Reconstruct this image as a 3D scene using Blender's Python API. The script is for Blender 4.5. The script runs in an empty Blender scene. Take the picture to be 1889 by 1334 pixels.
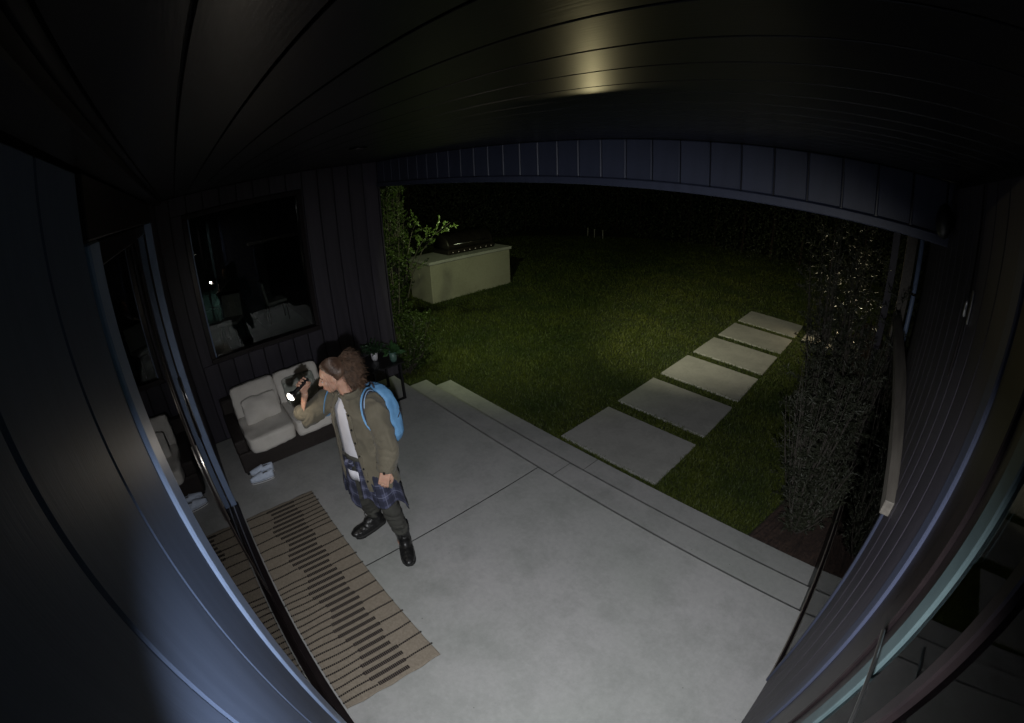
import bpy, bmesh, math, random
import numpy as np
from mathutils import Vector, Matrix, noise
random.seed(7); rng = np.random.default_rng(11)
R = math.radians
scene = bpy.context.scene
COL = scene.collection

# ------------------------------------------------------------------ camera (fisheye security lens)
CAM_H = 2.8
YAW, PIT, ROL = -0.84436941, 0.43366584, -0.03422721
fwd = Vector((math.cos(PIT)*math.sin(YAW), math.cos(PIT)*math.cos(YAW), -math.sin(PIT)))
rt0 = Vector((math.cos(YAW), -math.sin(YAW), 0)); up0 = rt0.cross(fwd)
rt = rt0*math.cos(ROL) + up0*math.sin(ROL); up = -rt0*math.sin(ROL) + up0*math.cos(ROL)
cam_d = bpy.data.cameras.new('camera'); cam = bpy.data.objects.new('camera', cam_d); COL.objects.link(cam)
m = Matrix((rt, up, -fwd)).transposed().to_4x4(); m.translation = (0, 0, CAM_H); cam.matrix_world = m
cam_d.type = 'PANO'; cam_d.clip_start = 0.01; cam_d.clip_end = 500
cam_d.sensor_width = 36; cam_d.sensor_fit = 'HORIZONTAL'
pc = cam_d if hasattr(cam_d, 'panorama_type') else cam_d.cycles
pc.panorama_type = 'FISHEYE_LENS_POLYNOMIAL'
S = 1.889/36
pc.fisheye_fov = math.pi*1.1
pc.fisheye_polynomial_k0 = 0.0; pc.fisheye_polynomial_k1 = -1.203281*S; pc.fisheye_polynomial_k2 = 0.0
pc.fisheye_polynomial_k3 = -0.02917676*S**3; pc.fisheye_polynomial_k4 = 0.0
scene.camera = cam

# ------------------------------------------------------------------ night sky, faint moon, exposure
world = bpy.data.worlds.new('World'); scene.world = world; world.use_nodes = True
wn = world.node_tree.nodes; wl = world.node_tree.links
sky = wn.new('ShaderNodeTexSky'); sky.sky_type = 'NISHITA'; sky.sun_disc = False
sky.sun_elevation = R(25); sky.sun_rotation = R(200)
bgn = wn['Background']; bgn.inputs['Strength'].default_value = 0.0001
wl.new(sky.outputs['Color'], bgn.inputs['Color'])
moon = bpy.data.lights.new('moon', 'SUN'); moon.energy = 0.0012; moon.angle = R(0.5); moon.color = (1, .97, .92)
moon_o = bpy.data.objects.new('moon', moon); COL.objects.link(moon_o); moon_o.rotation_euler = (R(65), 0, R(-20))
vs = scene.view_settings; vs.view_transform = 'Standard'; vs.look = 'None'; vs.exposure = 0; vs.gamma = 1; vs.use_curve_mapping = False
scene.cycles.use_denoising = True
scene.cycles.max_bounces = 8; scene.cycles.transparent_max_bounces = 16
scene.cycles.sample_clamp_indirect = 3.0; scene.cycles.caustics_reflective = False; scene.cycles.caustics_refractive = False

# ------------------------------------------------------------------ helpers
def tag(o, label=None, cat=None, group=None, kind=None):
    for k, v in (('label', label), ('category', cat), ('group', group), ('kind', kind)):
        if v: o[k] = v
    return o
def org(o):
    p = Vector((0, 0, 0))
    while o is not None: p = p + o.location; o = o.parent
    return p
def empty(name, loc=(0, 0, 0), parent=None, **kw):
    o = bpy.data.objects.new(name, None); COL.objects.link(o); o.empty_display_size = .1
    if parent: o.parent = parent; o.location = Vector(loc) - org(parent)
    else: o.location = loc
    return tag(o, **kw)
def link(name, me, parent=None, loc=None, mat=None, **kw):
    o = bpy.data.objects.new(name, me); COL.objects.link(o)
    if parent: o.parent = parent
    if loc is not None: o.location = Vector(loc) - (org(parent) if parent else Vector())
    if mat and not me.materials: me.materials.append(mat)
    return tag(o, **kw)
def mesh_np(name, V, F, mat=None, smooth=False):
    """V (n,3), F (m,k) arrays of equal-sized faces."""
    me = bpy.data.meshes.new(name); V = np.asarray(V, np.float32); F = np.asarray(F, np.int32)
    me.vertices.add(len(V)); me.vertices.foreach_set('co', V.ravel())
    k = F.shape[1]; me.loops.add(F.size); me.loops.foreach_set('vertex_index', F.ravel())
    me.polygons.add(len(F)); me.polygons.foreach_set('loop_start', np.arange(0, F.size, k, dtype=np.int32))
    if smooth: me.polygons.foreach_set('use_smooth', np.ones(len(F), bool))
    me.update(calc_edges=True)
    if mat: me.materials.append(mat)
    return me
class MB:
    def __init__(s): s.v = []; s.f = []
    def box(s, x0, x1, y0, y1, z0, z1):
        b = len(s.v)
        s.v += [(x0,y0,z0),(x1,y0,z0),(x1,y1,z0),(x0,y1,z0),(x0,y0,z1),(x1,y0,z1),(x1,y1,z1),(x0,y1,z1)]
        s.f += [tuple(b+i for i in q) for q in ((0,3,2,1),(4,5,6,7),(0,1,5,4),(1,2,6,5),(2,3,7,6),(3,0,4,7))]; return s
    def obox(s, c, ax, ay, az):
        """box from centre and three half-axis vectors"""
        c, ax, ay, az = map(Vector, (c, ax, ay, az)); b = len(s.v)
        for k in (-1, 1):
            for i, j in ((-1,-1),(1,-1),(1,1),(-1,1)): s.v.append(tuple(c + ax*i + ay*j + az*k))
        s.f += [tuple(b+i for i in q) for q in ((0,3,2,1),(4,5,6,7),(0,1,5,4),(1,2,6,5),(2,3,7,6),(3,0,4,7))]; return s
    def rings(s, rings, caps=True, closed=True):
        b = len(s.v); n = len(rings[0])
        for r in rings: s.v += [tuple(p) for p in r]
        for i in range(len(rings)-1):
            for j in range(n if closed else n-1):
                a = b+i*n+j; c = b+i*n+(j+1) % n
                s.f.append((a, c, c+n, a+n))
        if caps and closed:
            s.f.append(tuple(b+j for j in range(n-1, -1, -1))); s.f.append(tuple(b+(len(rings)-1)*n+j for j in range(n)))
        return s
    def tube(s, pts, rad, n=10, flat=None, round_caps=False):
        pts = [Vector(p) for p in pts]; rad = list(rad) if hasattr(rad, '__len__') else [rad]*len(pts)
        if round_caps:
            d0 = (pts[0]-pts[1]).normalized(); d1 = (pts[-1]-pts[-2]).normalized()
            p0 = [pts[0]+d0*rad[0]*k for k in (.96, .75, .4)]; r0 = [rad[0]*k for k in (.28, .66, .92)]
            p1 = [pts[-1]+d1*rad[-1]*k for k in (.4, .75, .96)]; r1 = [rad[-1]*k for k in (.92, .66, .28)]
            pts = p0+pts+p1; rad = r0+rad+r1
        ref = Vector((0, 0, 1)) if abs((pts[-1]-pts[0]).normalized().z) < .9 else Vector((1, 0, 0))
        if flat is not None: ref = Vector(flat[0])
        out = []; u = None
        for i, p in enumerate(pts):
            d = (pts[min(i+1, len(pts)-1)]-pts[max(i-1, 0)]).normalized()
            if u is None: u = (ref-d*ref.dot(d)).normalized()
            else:
                u = (u-d*u.dot(d)); u = u.normalized() if u.length > 1e-6 else ref
            w = d.cross(u); fl = flat[1] if flat is not None else 1
            out.append([p+(u*math.cos(2*math.pi*k/n)+w*math.sin(2*math.pi*k/n)*fl)*rad[i] for k in range(n)])
        return s.rings(out)
    def ell(s, c, r, axes=None, nu=16, nv=10):
        c = Vector(c); A = axes or (Vector((1,0,0)), Vector((0,1,0)), Vector((0,0,1))); rs = []
        for i in range(nv+1):
            t = math.pi*(.03+.94*i/nv); rs.append([c+A[0]*r[0]*math.sin(t)*math.cos(2*math.pi*k/nu)+A[1]*r[1]*math.sin(t)*math.sin(2*math.pi*k/nu)-A[2]*r[2]*math.cos(t) for k in range(nu)])
        return s.rings(rs)
    def mesh(s, name='m', off=None):
        v = s.v if off is None else [(a-off[0], b-off[1], c-off[2]) for a, b, c in s.v]
        me = bpy.data.meshes.new(name); me.from_pydata(v, [], s.f); me.update(); return me
    def build(s, name, mat, parent=None, smooth=False, bevel=0, subsurf=0, loc=None, **kw):
        o0 = org(parent) if parent else Vector(loc or (0, 0, 0))
        me = s.mesh(name, o0)
        if bevel: bevel_me(me, bevel)
        fix_normals(me)
        if smooth:
            for p in me.polygons: p.use_smooth = True
        o = link(name, me, parent, mat=mat, **kw)
        if not parent: o.location = o0
        if subsurf:
            md = o.modifiers.new('s', 'SUBSURF'); md.levels = md.render_levels = subsurf
        return o
def fix_normals(me):
    bm = bmesh.new(); bm.from_mesh(me); bmesh.ops.recalc_face_normals(bm, faces=bm.faces); bm.to_mesh(me); bm.free()
def bevel_me(me, w, seg=1):
    bm = bmesh.new(); bm.from_mesh(me)
    bmesh.ops.bevel(bm, geom=[e for e in bm.edges], offset=w, segments=seg, affect='EDGES', profile=.5)
    bm.to_mesh(me); bm.free()
_cache = {}
def box_obj(name, size, centre, mat, parent=None, bevel=0, **kw):
    """a box piece; alike pieces share their mesh"""
    key = (tuple(round(s, 4) for s in size), mat.name, bevel)
    if key not in _cache:
        a, b, c = (s/2 for s in size); me = MB().box(-a, a, -b, b, -c, c).mesh(name)
        if bevel: bevel_me(me, bevel)
        me.materials.append(mat); _cache[key] = me
    return link(name, _cache[key], parent, centre, **kw)
def span(name, x0, x1, y0, y1, z0, z1, mat, parent=None, bevel=0, **kw):
    return box_obj(name, (x1-x0, y1-y0, z1-z0), ((x0+x1)/2, (y0+y1)/2, (z0+z1)/2), mat, parent, bevel, **kw)
def remesh(mb, voxel, smooth=6, factor=.5):
    me = mb.mesh('tmp'); o = bpy.data.objects.new('tmp', me); COL.objects.link(o)
    r = o.modifiers.new('r', 'REMESH'); r.mode = 'VOXEL'; r.voxel_size = voxel
    if smooth: sm = o.modifiers.new('s', 'SMOOTH'); sm.iterations = smooth; sm.factor = factor
    dg = bpy.context.evaluated_depsgraph_get(); out = bpy.data.meshes.new_from_object(o.evaluated_get(dg))
    bpy.data.objects.remove(o); bpy.data.meshes.remove(me); out.materials.clear()
    for p in out.polygons: p.use_smooth = True
    return out
def displace(me, fn):
    n = len(me.vertices); co = np.empty(n*3, np.float32); me.vertices.foreach_get('co', co); co = co.reshape(-1, 3)
    nr = np.empty(n*3, np.float32); me.vertex_normals.foreach_get('vector', nr); nr = nr.reshape(-1, 3)
    d = np.array([fn(Vector(p)) for p in co.tolist()], np.float32)
    me.vertices.foreach_set('co', (co+nr*d[:, None]).ravel()); me.update()
def place(name, me, mat, parent, **kw):
    """world-space mesh under a parent at its own origin"""
    me.transform(Matrix.Translation(-org(parent))); return link(name, me, parent, mat=mat, **kw)

# ------------------------------------------------------------------ materials
def mat(name, col, rough=.6, col2=None, scale=8, detail=6, bump=0, bscale=60, spec=.5, metal=0, lo=.35, hi=.65, coords='Object', stretch=None, per_object=0, sheen=0, sss=0):
    M = bpy.data.materials.new(name); M.use_nodes = True; nt = M.node_tree; b = nt.nodes['Principled BSDF']
    b.inputs['Base Color'].default_value = (*col, 1); b.inputs['Roughness'].default_value = rough
    b.inputs['Specular IOR Level'].default_value = spec; b.inputs['Metallic'].default_value = metal
    if sheen: b.inputs['Sheen Weight'].default_value = sheen
    if sss:
        b.inputs['Subsurface Weight'].default_value = sss; b.inputs['Subsurface Scale'].default_value = .01
    tc = nt.nodes.new('ShaderNodeTexCoord'); vec = tc.outputs[coords]
    if coords == 'World':
        pass
    if stretch:
        mp = nt.nodes.new('ShaderNodeMapping'); mp.inputs['Scale'].default_value = stretch; nt.links.new(vec, mp.inputs['Vector']); vec = mp.outputs['Vector']
    out = None
    if col2:
        n = nt.nodes.new('ShaderNodeTexNoise'); n.inputs['Scale'].default_value = scale; n.inputs['Detail'].default_value = detail
        nt.links.new(vec, n.inputs['Vector'])
        r = nt.nodes.new('ShaderNodeMapRange'); r.inputs['From Min'].default_value = lo; r.inputs['From Max'].default_value = hi
        nt.links.new(n.outputs['Fac'], r.inputs['Value'])
        mx = nt.nodes.new('ShaderNodeMix'); mx.data_type = 'RGBA'; mx.inputs['A'].default_value = (*col, 1); mx.inputs['B'].default_value = (*col2, 1)
        nt.links.new(r.outputs['Result'], mx.inputs['Factor']); out = mx.outputs['Result']
    if per_object:
        oi = nt.nodes.new('ShaderNodeObjectInfo'); hs = nt.nodes.new('ShaderNodeHueSaturation')
        mr = nt.nodes.new('ShaderNodeMapRange'); mr.inputs['To Min'].default_value = 1-per_object; mr.inputs['To Max'].default_value = 1+per_object
        nt.links.new(oi.outputs['Random'], mr.inputs['Value']); nt.links.new(mr.outputs['Result'], hs.inputs['Value'])
        if out is None: hs.inputs['Color'].default_value = (*col, 1)
        else: nt.links.new(out, hs.inputs['Color'])
        out = hs.outputs['Color']
    if out is not None: nt.links.new(out, b.inputs['Base Color'])
    if bump:
        n2 = nt.nodes.new('ShaderNodeTexNoise'); n2.inputs['Scale'].default_value = bscale; n2.inputs['Detail'].default_value = 4
        nt.links.new(vec, n2.inputs['Vector']); bp = nt.nodes.new('ShaderNodeBump'); bp.inputs['Strength'].default_value = bump; bp.inputs['Distance'].default_value = .01
        nt.links.new(n2.outputs['Fac'], bp.inputs['Height']); nt.links.new(bp.outputs['Normal'], b.inputs['Normal'])
    M['b'] = 1
    return M
def glass_mat(name, ior=1.5, tint=(1, 1, 1), rough=0.0):
    M = bpy.data.materials.new(name); M.use_nodes = True; nt = M.node_tree; nt.nodes.remove(nt.nodes['Principled BSDF'])
    o = nt.nodes['Material Output']; fr = nt.nodes.new('ShaderNodeFresnel'); fr.inputs['IOR'].default_value = ior
    t = nt.nodes.new('ShaderNodeBsdfTransparent'); t.inputs['Color'].default_value = (*tint, 1)
    g = nt.nodes.new('ShaderNodeBsdfGlossy'); g.inputs['Roughness'].default_value = rough
    mx = nt.nodes.new('ShaderNodeMixShader'); nt.links.new(fr.outputs['Fac'], mx.inputs['Fac']); nt.links.new(t.outputs[0], mx.inputs[1]); nt.links.new(g.outputs[0], mx.inputs[2])
    nt.links.new(mx.outputs[0], o.inputs['Surface']); return M
def emit_mat(name, col, s):
    M = bpy.data.materials.new(name); M.use_nodes = True; b = M.node_tree.nodes['Principled BSDF']
    b.inputs['Base Color'].default_value = (.8, .8, .8, 1); b.inputs['Emission Color'].default_value = (*col, 1); b.inputs['Emission Strength'].default_value = s; return M

def concrete(name, a, b, c, rough=.5):
    """mottled trowelled concrete: broad stains, fine blotches, small dark pits"""
    M = mat(name, a, rough, b, .7, 5, .06, 90, spec=.35, lo=.25, hi=.75); nt = M.node_tree; bs = nt.nodes['Principled BSDF']
    base = bs.inputs['Base Color'].links[0].from_socket; tc = nt.nodes.new('ShaderNodeTexCoord')
    n = nt.nodes.new('ShaderNodeTexNoise'); n.inputs['Scale'].default_value = 2.6; n.inputs['Detail'].default_value = 14; n.inputs['Roughness'].default_value = .74
    nt.links.new(tc.outputs['Object'], n.inputs['Vector'])
    r = nt.nodes.new('ShaderNodeMapRange'); r.inputs['From Min'].default_value = .46; r.inputs['From Max'].default_value = .85; nt.links.new(n.outputs['Fac'], r.inputs['Value'])
    m1 = nt.nodes.new('ShaderNodeMix'); m1.data_type = 'RGBA'; m1.inputs['B'].default_value = (*c, 1); nt.links.new(base, m1.inputs['A']); nt.links.new(r.outputs['Result'], m1.inputs['Factor'])
    v = nt.nodes.new('ShaderNodeTexVoronoi'); v.inputs['Scale'].default_value = 6; nt.links.new(tc.outputs['Object'], v.inputs['Vector'])
    r2 = nt.nodes.new('ShaderNodeMapRange'); r2.inputs['From Min'].default_value = .018; r2.inputs['From Max'].default_value = .036; r2.inputs['To Min'].default_value = .8; r2.inputs['To Max'].default_value = 0
    nt.links.new(v.outputs['Distance'], r2.inputs['Value'])
    m2 = nt.nodes.new('ShaderNodeMix'); m2.data_type = 'RGBA'; m2.inputs['B'].default_value = (c[0]*.45, c[1]*.45, c[2]*.45, 1); nt.links.new(m1.outputs['Result'], m2.inputs['A']); nt.links.new(r2.outputs['Result'], m2.inputs['Factor'])
    n3 = nt.nodes.new('ShaderNodeTexNoise'); n3.inputs['Scale'].default_value = 24; n3.inputs['Detail'].default_value = 6; n3.inputs['Roughness'].default_value = .7; nt.links.new(tc.outputs['Object'], n3.inputs['Vector'])
    r3 = nt.nodes.new('ShaderNodeMapRange'); r3.inputs['From Min'].default_value = .3; r3.inputs['From Max'].default_value = .7; r3.inputs['To Min'].default_value = .91; r3.inputs['To Max'].default_value = 1.06; nt.links.new(n3.outputs['Fac'], r3.inputs['Value'])
    hs = nt.nodes.new('ShaderNodeHueSaturation'); nt.links.new(m2.outputs['Result'], hs.inputs['Color']); nt.links.new(r3.outputs['Result'], hs.inputs['Value'])
    nt.links.new(hs.outputs['Color'], bs.inputs['Base Color'])
    rr = nt.nodes.new('ShaderNodeMapRange'); rr.inputs['To Min'].default_value = rough-.12; rr.inputs['To Max'].default_value = rough+.15; nt.links.new(n.outputs['Fac'], rr.inputs['Value']); nt.links.new(rr.outputs['Result'], bs.inputs['Roughness'])
    return M
M_conc = concrete('patio_concrete', (.365, .355, .362), (.272, .286, .270), (.195, .205, .195))
M_slab = concrete('path_concrete', (.36, .355, .34), (.28, .28, .265), (.22, .22, .21), .7)
M_isl = concrete('island_render', (.40, .38, .31), (.32, .31, .25), (.25, .24, .19), .8)
M_isltop = concrete('island_top', (.48, .48, .46), (.40, .40, .38), (.32, .32, .30), .6)
M_wall = mat('charcoal_timber', (.042, .037, .052), .5, (.028, .025, .036), 3, 8, .12, 40, stretch=(6, 6, .5), per_object=.18)
M_beam = mat('slate_painted_board', (.042, .050, .086), .5, (.034, .041, .071), 3, 6, .08, 40, stretch=(6, 6, .5), per_object=.08)
M_ceil = mat('dark_ceiling_board', (.0065, .0065, .0085), .34, (.0045, .0045, .006), 3, 8, .03, 30, spec=.3, stretch=(.4, 6, 6), per_object=.15)
M_frame = mat('dark_bronze_frame', (.018, .013, .014), .32, (.012, .009, .01), 12, 4, metal=.3)
M_jamb = mat('slate_blue_jamb', (.20, .27, .43), .40, (.17, .23, .37), 10, 4)
M_alu = mat('pale_aluminium', (.075, .11, .118), .45, (.06, .09, .098), 10, 4, metal=.2)
M_steel = mat('brushed_steel', (.45, .45, .46), .3, metal=1.0)
M_wood = mat('pale_weathered_wood', (.16, .145, .125), .6, (.11, .098, .085), 5, 8, .2, 50, stretch=(8, .6, 8))
M_glass = glass_mat('window_glass', 1.52, (.86, .9, .88))
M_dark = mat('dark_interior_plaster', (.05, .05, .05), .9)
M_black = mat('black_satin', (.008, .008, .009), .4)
M_tile = mat('interior_tile', (.25, .31, .29), .3, (.19, .25, .235), 3, 6, per_object=.1)
M_soil = mat('bark_mulch', (.05, .03, .022), .95, (.02, .012, .01), 30, 6, .8, 60)
M_grass_g = mat('lawn_soil', (.022, .032, .006), .95, (.014, .020, .004), 20, 8, .6, 120)

# ------------------------------------------------------------------ ground, path, steps, patio
GZ = -.35
lawn = MB().rings([[(-90, -60, GZ), (90, -60, GZ)], [(-90, 120, GZ), (90, 120, GZ)]], caps=False, closed=False).build('lawn_ground', M_grass_g, kind='structure', label='mown green lawn spreading out beyond the patio steps')

path = empty('garden_path', (-2.33, 3.45, GZ), kind='structure', label='path of large concrete slabs across the lawn')
for k in range(6):
    y0 = 3.445+1.193*k
    span('slab', -3.02, -1.645, y0, y0+.965, GZ-.03, -.322, M_slab, path, .006)
span('slab', -1.47, -.1, 9.35, 10.32, GZ-.03, -.322, M_slab, path, .006)

patio = empty('patio_floor', (-2.5, 1, 0), kind='structure', label='smooth grey concrete patio floor with sawn joint')
WX = -5.4          # face of the wall with the window
LY = -.225         # face of the glazed wall
MB().box(-5.398, -2.498, -.30, 2.51, -.15, 0).build('slab', M_conc, patio)
MB().box(-2.485, .60, -.30, 2.51, -.15, 0).build('slab', M_conc, patio)
MB().box(-2.4975, -2.4855, -.30, 2.505, -.15, -.003).build('joint_filler', M_black, patio)
stepA = empty('patio_step', (-2.5, 2.7, -.3), kind='structure', label='upper concrete step along the patio edge')
MB().box(-5.21, -2.433, 2.516, 2.93, -.36, -.15).build('slab', M_conc, stepA)
MB().box(-2.425, .34, 2.516, 2.93, -.36, -.15).build('slab', M_conc, stepA)
MB().box(-2.4325, -2.4255, 2.517, 2.929, -.36, -.153).build('joint_filler', M_black, stepA)
stepB = empty('patio_step', (-2.5, 3.1, -.36), kind='structure', label='lower concrete step beside the lawn')
MB().box(-5.195, -2.373, 2.936, 3.345, -.5, -.30).build('slab', M_conc, stepB)
MB().box(-2.365, .34, 2.936, 3.345, -.5, -.30).build('slab', M_conc, stepB)
MB().box(-2.3725, -2.3655, 2.937, 3.344, -.5, -.303).build('joint_filler', M_black, stepB)
bed = MB()
nx, ny = 30, 60; vs_ = []
rings = []
for j in range(ny+1):
    y = 3.36+j*(9.0/ny); rings.append([(-.42+.12*math.sin(y*1.7)+i*(.75-.12*math.sin(y*1.7))/nx if True else 0, y, -.335+.03*noise.noise(Vector((i*.6, j*.6, 3)))+.02*random.random()-(.04 if i in (0,) else 0)) for i in range(nx+1)])
bed.rings(rings, caps=False, closed=False).build('mulch_bed', M_soil, kind='structure', label='brown mulch planting bed under the olive shrubs')

# ------------------------------------------------------------------ ceiling of narrow boards running along the house
ceil = empty('ceiling', (-2.5, 1.2, 3), kind='structure', label='dark tongue and groove ceiling boards over the patio')
y = -.265; 
while y < 2.58:
    span('board', -5.6, .60, y+.005, min(y+.1425, 2.585), 3.0, 3.02, M_ceil, ceil, .0012); y += .1435
span('backing', -5.7, .7, -.4, 2.75, 3.021, 3.06, M_black, ceil)
span('cornice', -5.39, .33, LY+.003, LY+.085, 2.965, 2.998, M_ceil, ceil, .004)
dl = empty('recessed_downlight', (-2.63, 1.15, 3.0), label='small unlit round downlight recessed in the ceiling boards', cat='downlight')
a = MB(); N = 24
a.rings([[(-2.63+r_*math.cos(2*math.pi*k/N), 1.15+r_*math.sin(2*math.pi*k/N), z_) for k in range(N)] for r_, z_ in ((.055, 2.997), (.06, 2.988), (.045, 2.986), (.04, 2.998))], caps=False).build('trim_ring', M_frame, dl, True)
a = MB(); a.tube([(-2.63, 1.15, 2.999), (-2.63, 1.15, 2.994)], .04, 20).build('lens', mat('frosted_lens', (.3, .3, .3), .3), dl)

# ------------------------------------------------------------------ fascia beam over the open side
beam = empty('fascia_beam', (-2.5, 2.65, 2.66), label='long slate blue boarded beam spanning the open side of the patio', cat='beam')
x = .12-.2045*27
while x < .33:
    span('board', x+.004, x+.2005, 2.60, 2.62, 2.722, 2.998, M_beam, beam, .006); x += .2045
span('backing', -5.39, .36, 2.621, 2.78, 2.70, 2.999, M_black, beam)
span('trim_rail', -5.39, .36, 2.575, 2.79, 2.665, 2.72, M_beam, beam, .006)

# ------------------------------------------------------------------ wall with the window (far side of the patio)
ww = empty('boarded_wall', (WX-.08, 1.2, 0), label='dark vertical boarded house wall holding the picture window behind the sofa', cat='wall')
WY0, WY1, WZ0, WZ1 = .14, 1.50, 1.06, 2.72
ys = [2.6-.2045*k for k in range(15)]
for yb in ys:
    a0, a1 = max(yb-.2005, LY), yb-.004
    if a1-a0 < .02: continue
    if a1 < WY0-.06 or a0 > WY1+.06: span('board', WX-.022, WX, a0, a1, .005, 2.998, M_wall, ww, .006)
    else:
        lo, hi = max(a0, WY1+.06) if a1 > WY1+.06 else a0, a1
        if a0 < WY0-.06 and a1 > WY0-.06: span('board', WX-.022, WX, a0, WY0-.062, WZ0-.062, WZ1+.062, M_wall, ww, .003)
        if a1 > WY1+.06 and a0 < WY1+.06: span('board', WX-.022, WX, WY1+.062, a1, WZ0-.062, WZ1+.062, M_wall, ww, .003)
        span('board', WX-.022, WX, a0, a1, .005, WZ0-.064, M_wall, ww, .006)
        span('board', WX-.022, WX, a0, a1, WZ1+.064, 2.998, M_wall, ww, .006)
# solid core behind the boards, with the window hole
for b in ((LY-.2, WY0-.05, -.4, 3.0), (WY1+.05, 2.585, -.4, 3.0), (WY0-.05, WY1+.05, -.4, WZ0-.05), (WY0-.05, WY1+.05, WZ1+.05, 3.0)):
    span('wall_core', WX-.16, WX-.024, *b, M_black, ww)
span('corner_board', WX-.165, WX+.008, 2.602, 2.625, -.33, 2.995, M_wall, ww, .004)
win = empty('window', (WX, .82, WZ0), ww)
for nm, b in (('frame_rail', (WX-.12, WX+.018, WY0-.06, WY1+.06, WZ0-.06, WZ0)), ('frame_rail', (WX-.12, WX+.018, WY0-.06, WY1+.06, WZ1, WZ1+.06)),
              ('frame_stile', (WX-.12, WX+.016, WY0-.06, WY0, WZ0+.001, WZ1-.001)), ('frame_stile', (WX-.12, WX+.016, WY1, WY1+.06, WZ0+.001, WZ1-.001))):
    span(nm, *b, M_frame if nm == 'frame_rail' else M_frame, win, .004)
span('pane', WX-.05, WX-.044, WY0+.002, WY1-.002, WZ0+.002, WZ1-.002, M_glass, win)
span('glazing_bead', WX-.044, WX-.02, WY0+.001, WY0+.018, WZ0+.001, WZ1-.001, M_jamb, win, .003)
# dining room behind it
din = empty('dining_room', (-8.5, 1, 0), kind='structure', label='dim dining room seen through the picture window')
for i in range(7):
    for j in range(6):
        span('floor_tile', -13.0+i*1.07, -13.0+i*1.07+1.064, -3.0+j*.9, -3.0+j*.9+.894, -.05, 0, M_tile, din)
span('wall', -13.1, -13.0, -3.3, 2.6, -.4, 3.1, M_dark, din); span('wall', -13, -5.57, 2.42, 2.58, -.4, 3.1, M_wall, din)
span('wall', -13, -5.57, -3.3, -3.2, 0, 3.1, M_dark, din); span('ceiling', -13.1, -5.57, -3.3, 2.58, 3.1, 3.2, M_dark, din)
M_chair = mat('pale_chair_fabric', (.36, .34, .31), .8, (.28, .27, .25), 20, 4)
def dchair(loc, rz, label):
    e = empty('dining_chair', loc, label=label, cat='chair', group='chairs in the dining room')
    c, s_ = math.cos(rz), math.sin(rz)
    T = lambda p: (loc[0]+p[0]*c-p[1]*s_, loc[1]+p[0]*s_+p[1]*c, loc[2]+p[2])
    a = MB(); a.rings([[T(p) for p in ((-.24, -.23, z), (.24, -.23, z), (.24, .23, z), (-.24, .23, z))] for z in (.43, .50)]); a.build('seat', M_chair, e, bevel=.015)
    a = MB(); a.rings([[T((-.25+.0-.12*(z-.5), -.22, z)), T((-.19-.12*(z-.5), -.22, z)), T((-.19-.12*(z-.5), .22, z)), T((-.25-.12*(z-.5), .22, z))] for z in (.48, .7, .95)]); a.build('backrest', M_chair, e, bevel=.012)
    for sx in (-.2, .2):
        for sy in (-.19, .19):
            a = MB(); a.tube([T((sx, sy, .43)), T((sx*1.1, sy*1.05, 0))], (.02, .013), 6); a.build('leg', M_black, e)
dchair((-9.9, 1.9, 0), math.pi/2, 'pale dining chair standing alone near the far room wall')
dchair((-9.3, .75, 0), -.5, 'pale dining chair in front of the dark table, seen through the window')
dt = empty('dining_table', (-10.4, .4, 0), label='dark dining table seen dimly through the picture window', cat='table')
a = MB(); a.box(-11.2, -9.7, -.2, .75, .71, .75); a.build('table_top', M_black, dt, bevel=.008)
for sx in (-11.1, -9.8):
    for sy in (-.1, .65): a = MB(); a.box(sx-.03, sx+.03, sy-.03, sy+.03, 0, .709); a.build('leg', M_black, dt)

# ------------------------------------------------------------------ glazed wall on the near left
JX0, JX1 = -1.22, -3.95          # door opening along x
lw = empty('boarded_wall', (-.4, LY-.05, 0), label='slate boarded wall right beside the lens, next to the glazed doors', cat='wall')
M_wall2 = mat('slate_boarding', (.062, .085, .145), .48, (.052, .072, .125), 4, 8, .06, 40, spec=.16, stretch=(6, 6, .4), per_object=.06)
for xa, xb in ((-1.07, -.74), (-.735, -.41), (-.405, -.08), (-.075, .33)):
    span('board', xa, xb, LY-.022, LY, .03, 2.96, M_wall2, lw, .006)
span('wall_core', -1.13, .75, LY-.2, LY-.024, -.3, 3.0, M_black, lw)
span('skirting', -1.07, .33, LY-.02, LY+.012, .002, .028, M_wall2, lw)
lw2 = empty('boarded_wall', (-4.7, LY-.05, 0), label='dark boarded wall end between glazed doors and the window wall', cat='wall')
for k in range(7):
    xa = JX1-.07-.2045*(k+1)
    span('board', max(xa+.004, WX+.002), xa+.2005, LY-.022, LY, .03, 2.96, M_wall, lw2, .006)
span('wall_core', WX-.02, JX1-.04, LY-.2, LY-.024, -.3, 3.0, M_black, lw2)
gd = empty('glazed_sliding_doors', (-2.5, LY-.05, 0), label='tall dark framed sliding glass doors reflecting the rug on the left', cat='door')
span('jamb', -1.22, -1.075, LY-.15, LY+.012, .03, 2.80, M_jamb, gd, .006)
span('jamb', JX1-.065, JX1, LY-.15, LY+.01, .03, 2.80, M_jamb, gd, .006)
span('head', JX1-.065, -1.075, LY-.15, LY+.014, 2.802, 2.955, M_frame, gd, .004)
span('sill', JX1-.065, -1.075, LY-.15, LY+.028, .002, .028, M_frame, gd, .006)
for k in range(3): span('track', JX1, -1.222, LY-.035-.035*k, LY-.025-.035*k, .0285, .045, M_steel, gd)
pan = [(-1.23, -2.62, 0), (-2.40, -3.92, 1), (-2.75, -3.93, 2), (-3.05, -3.94, 3)]
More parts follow.
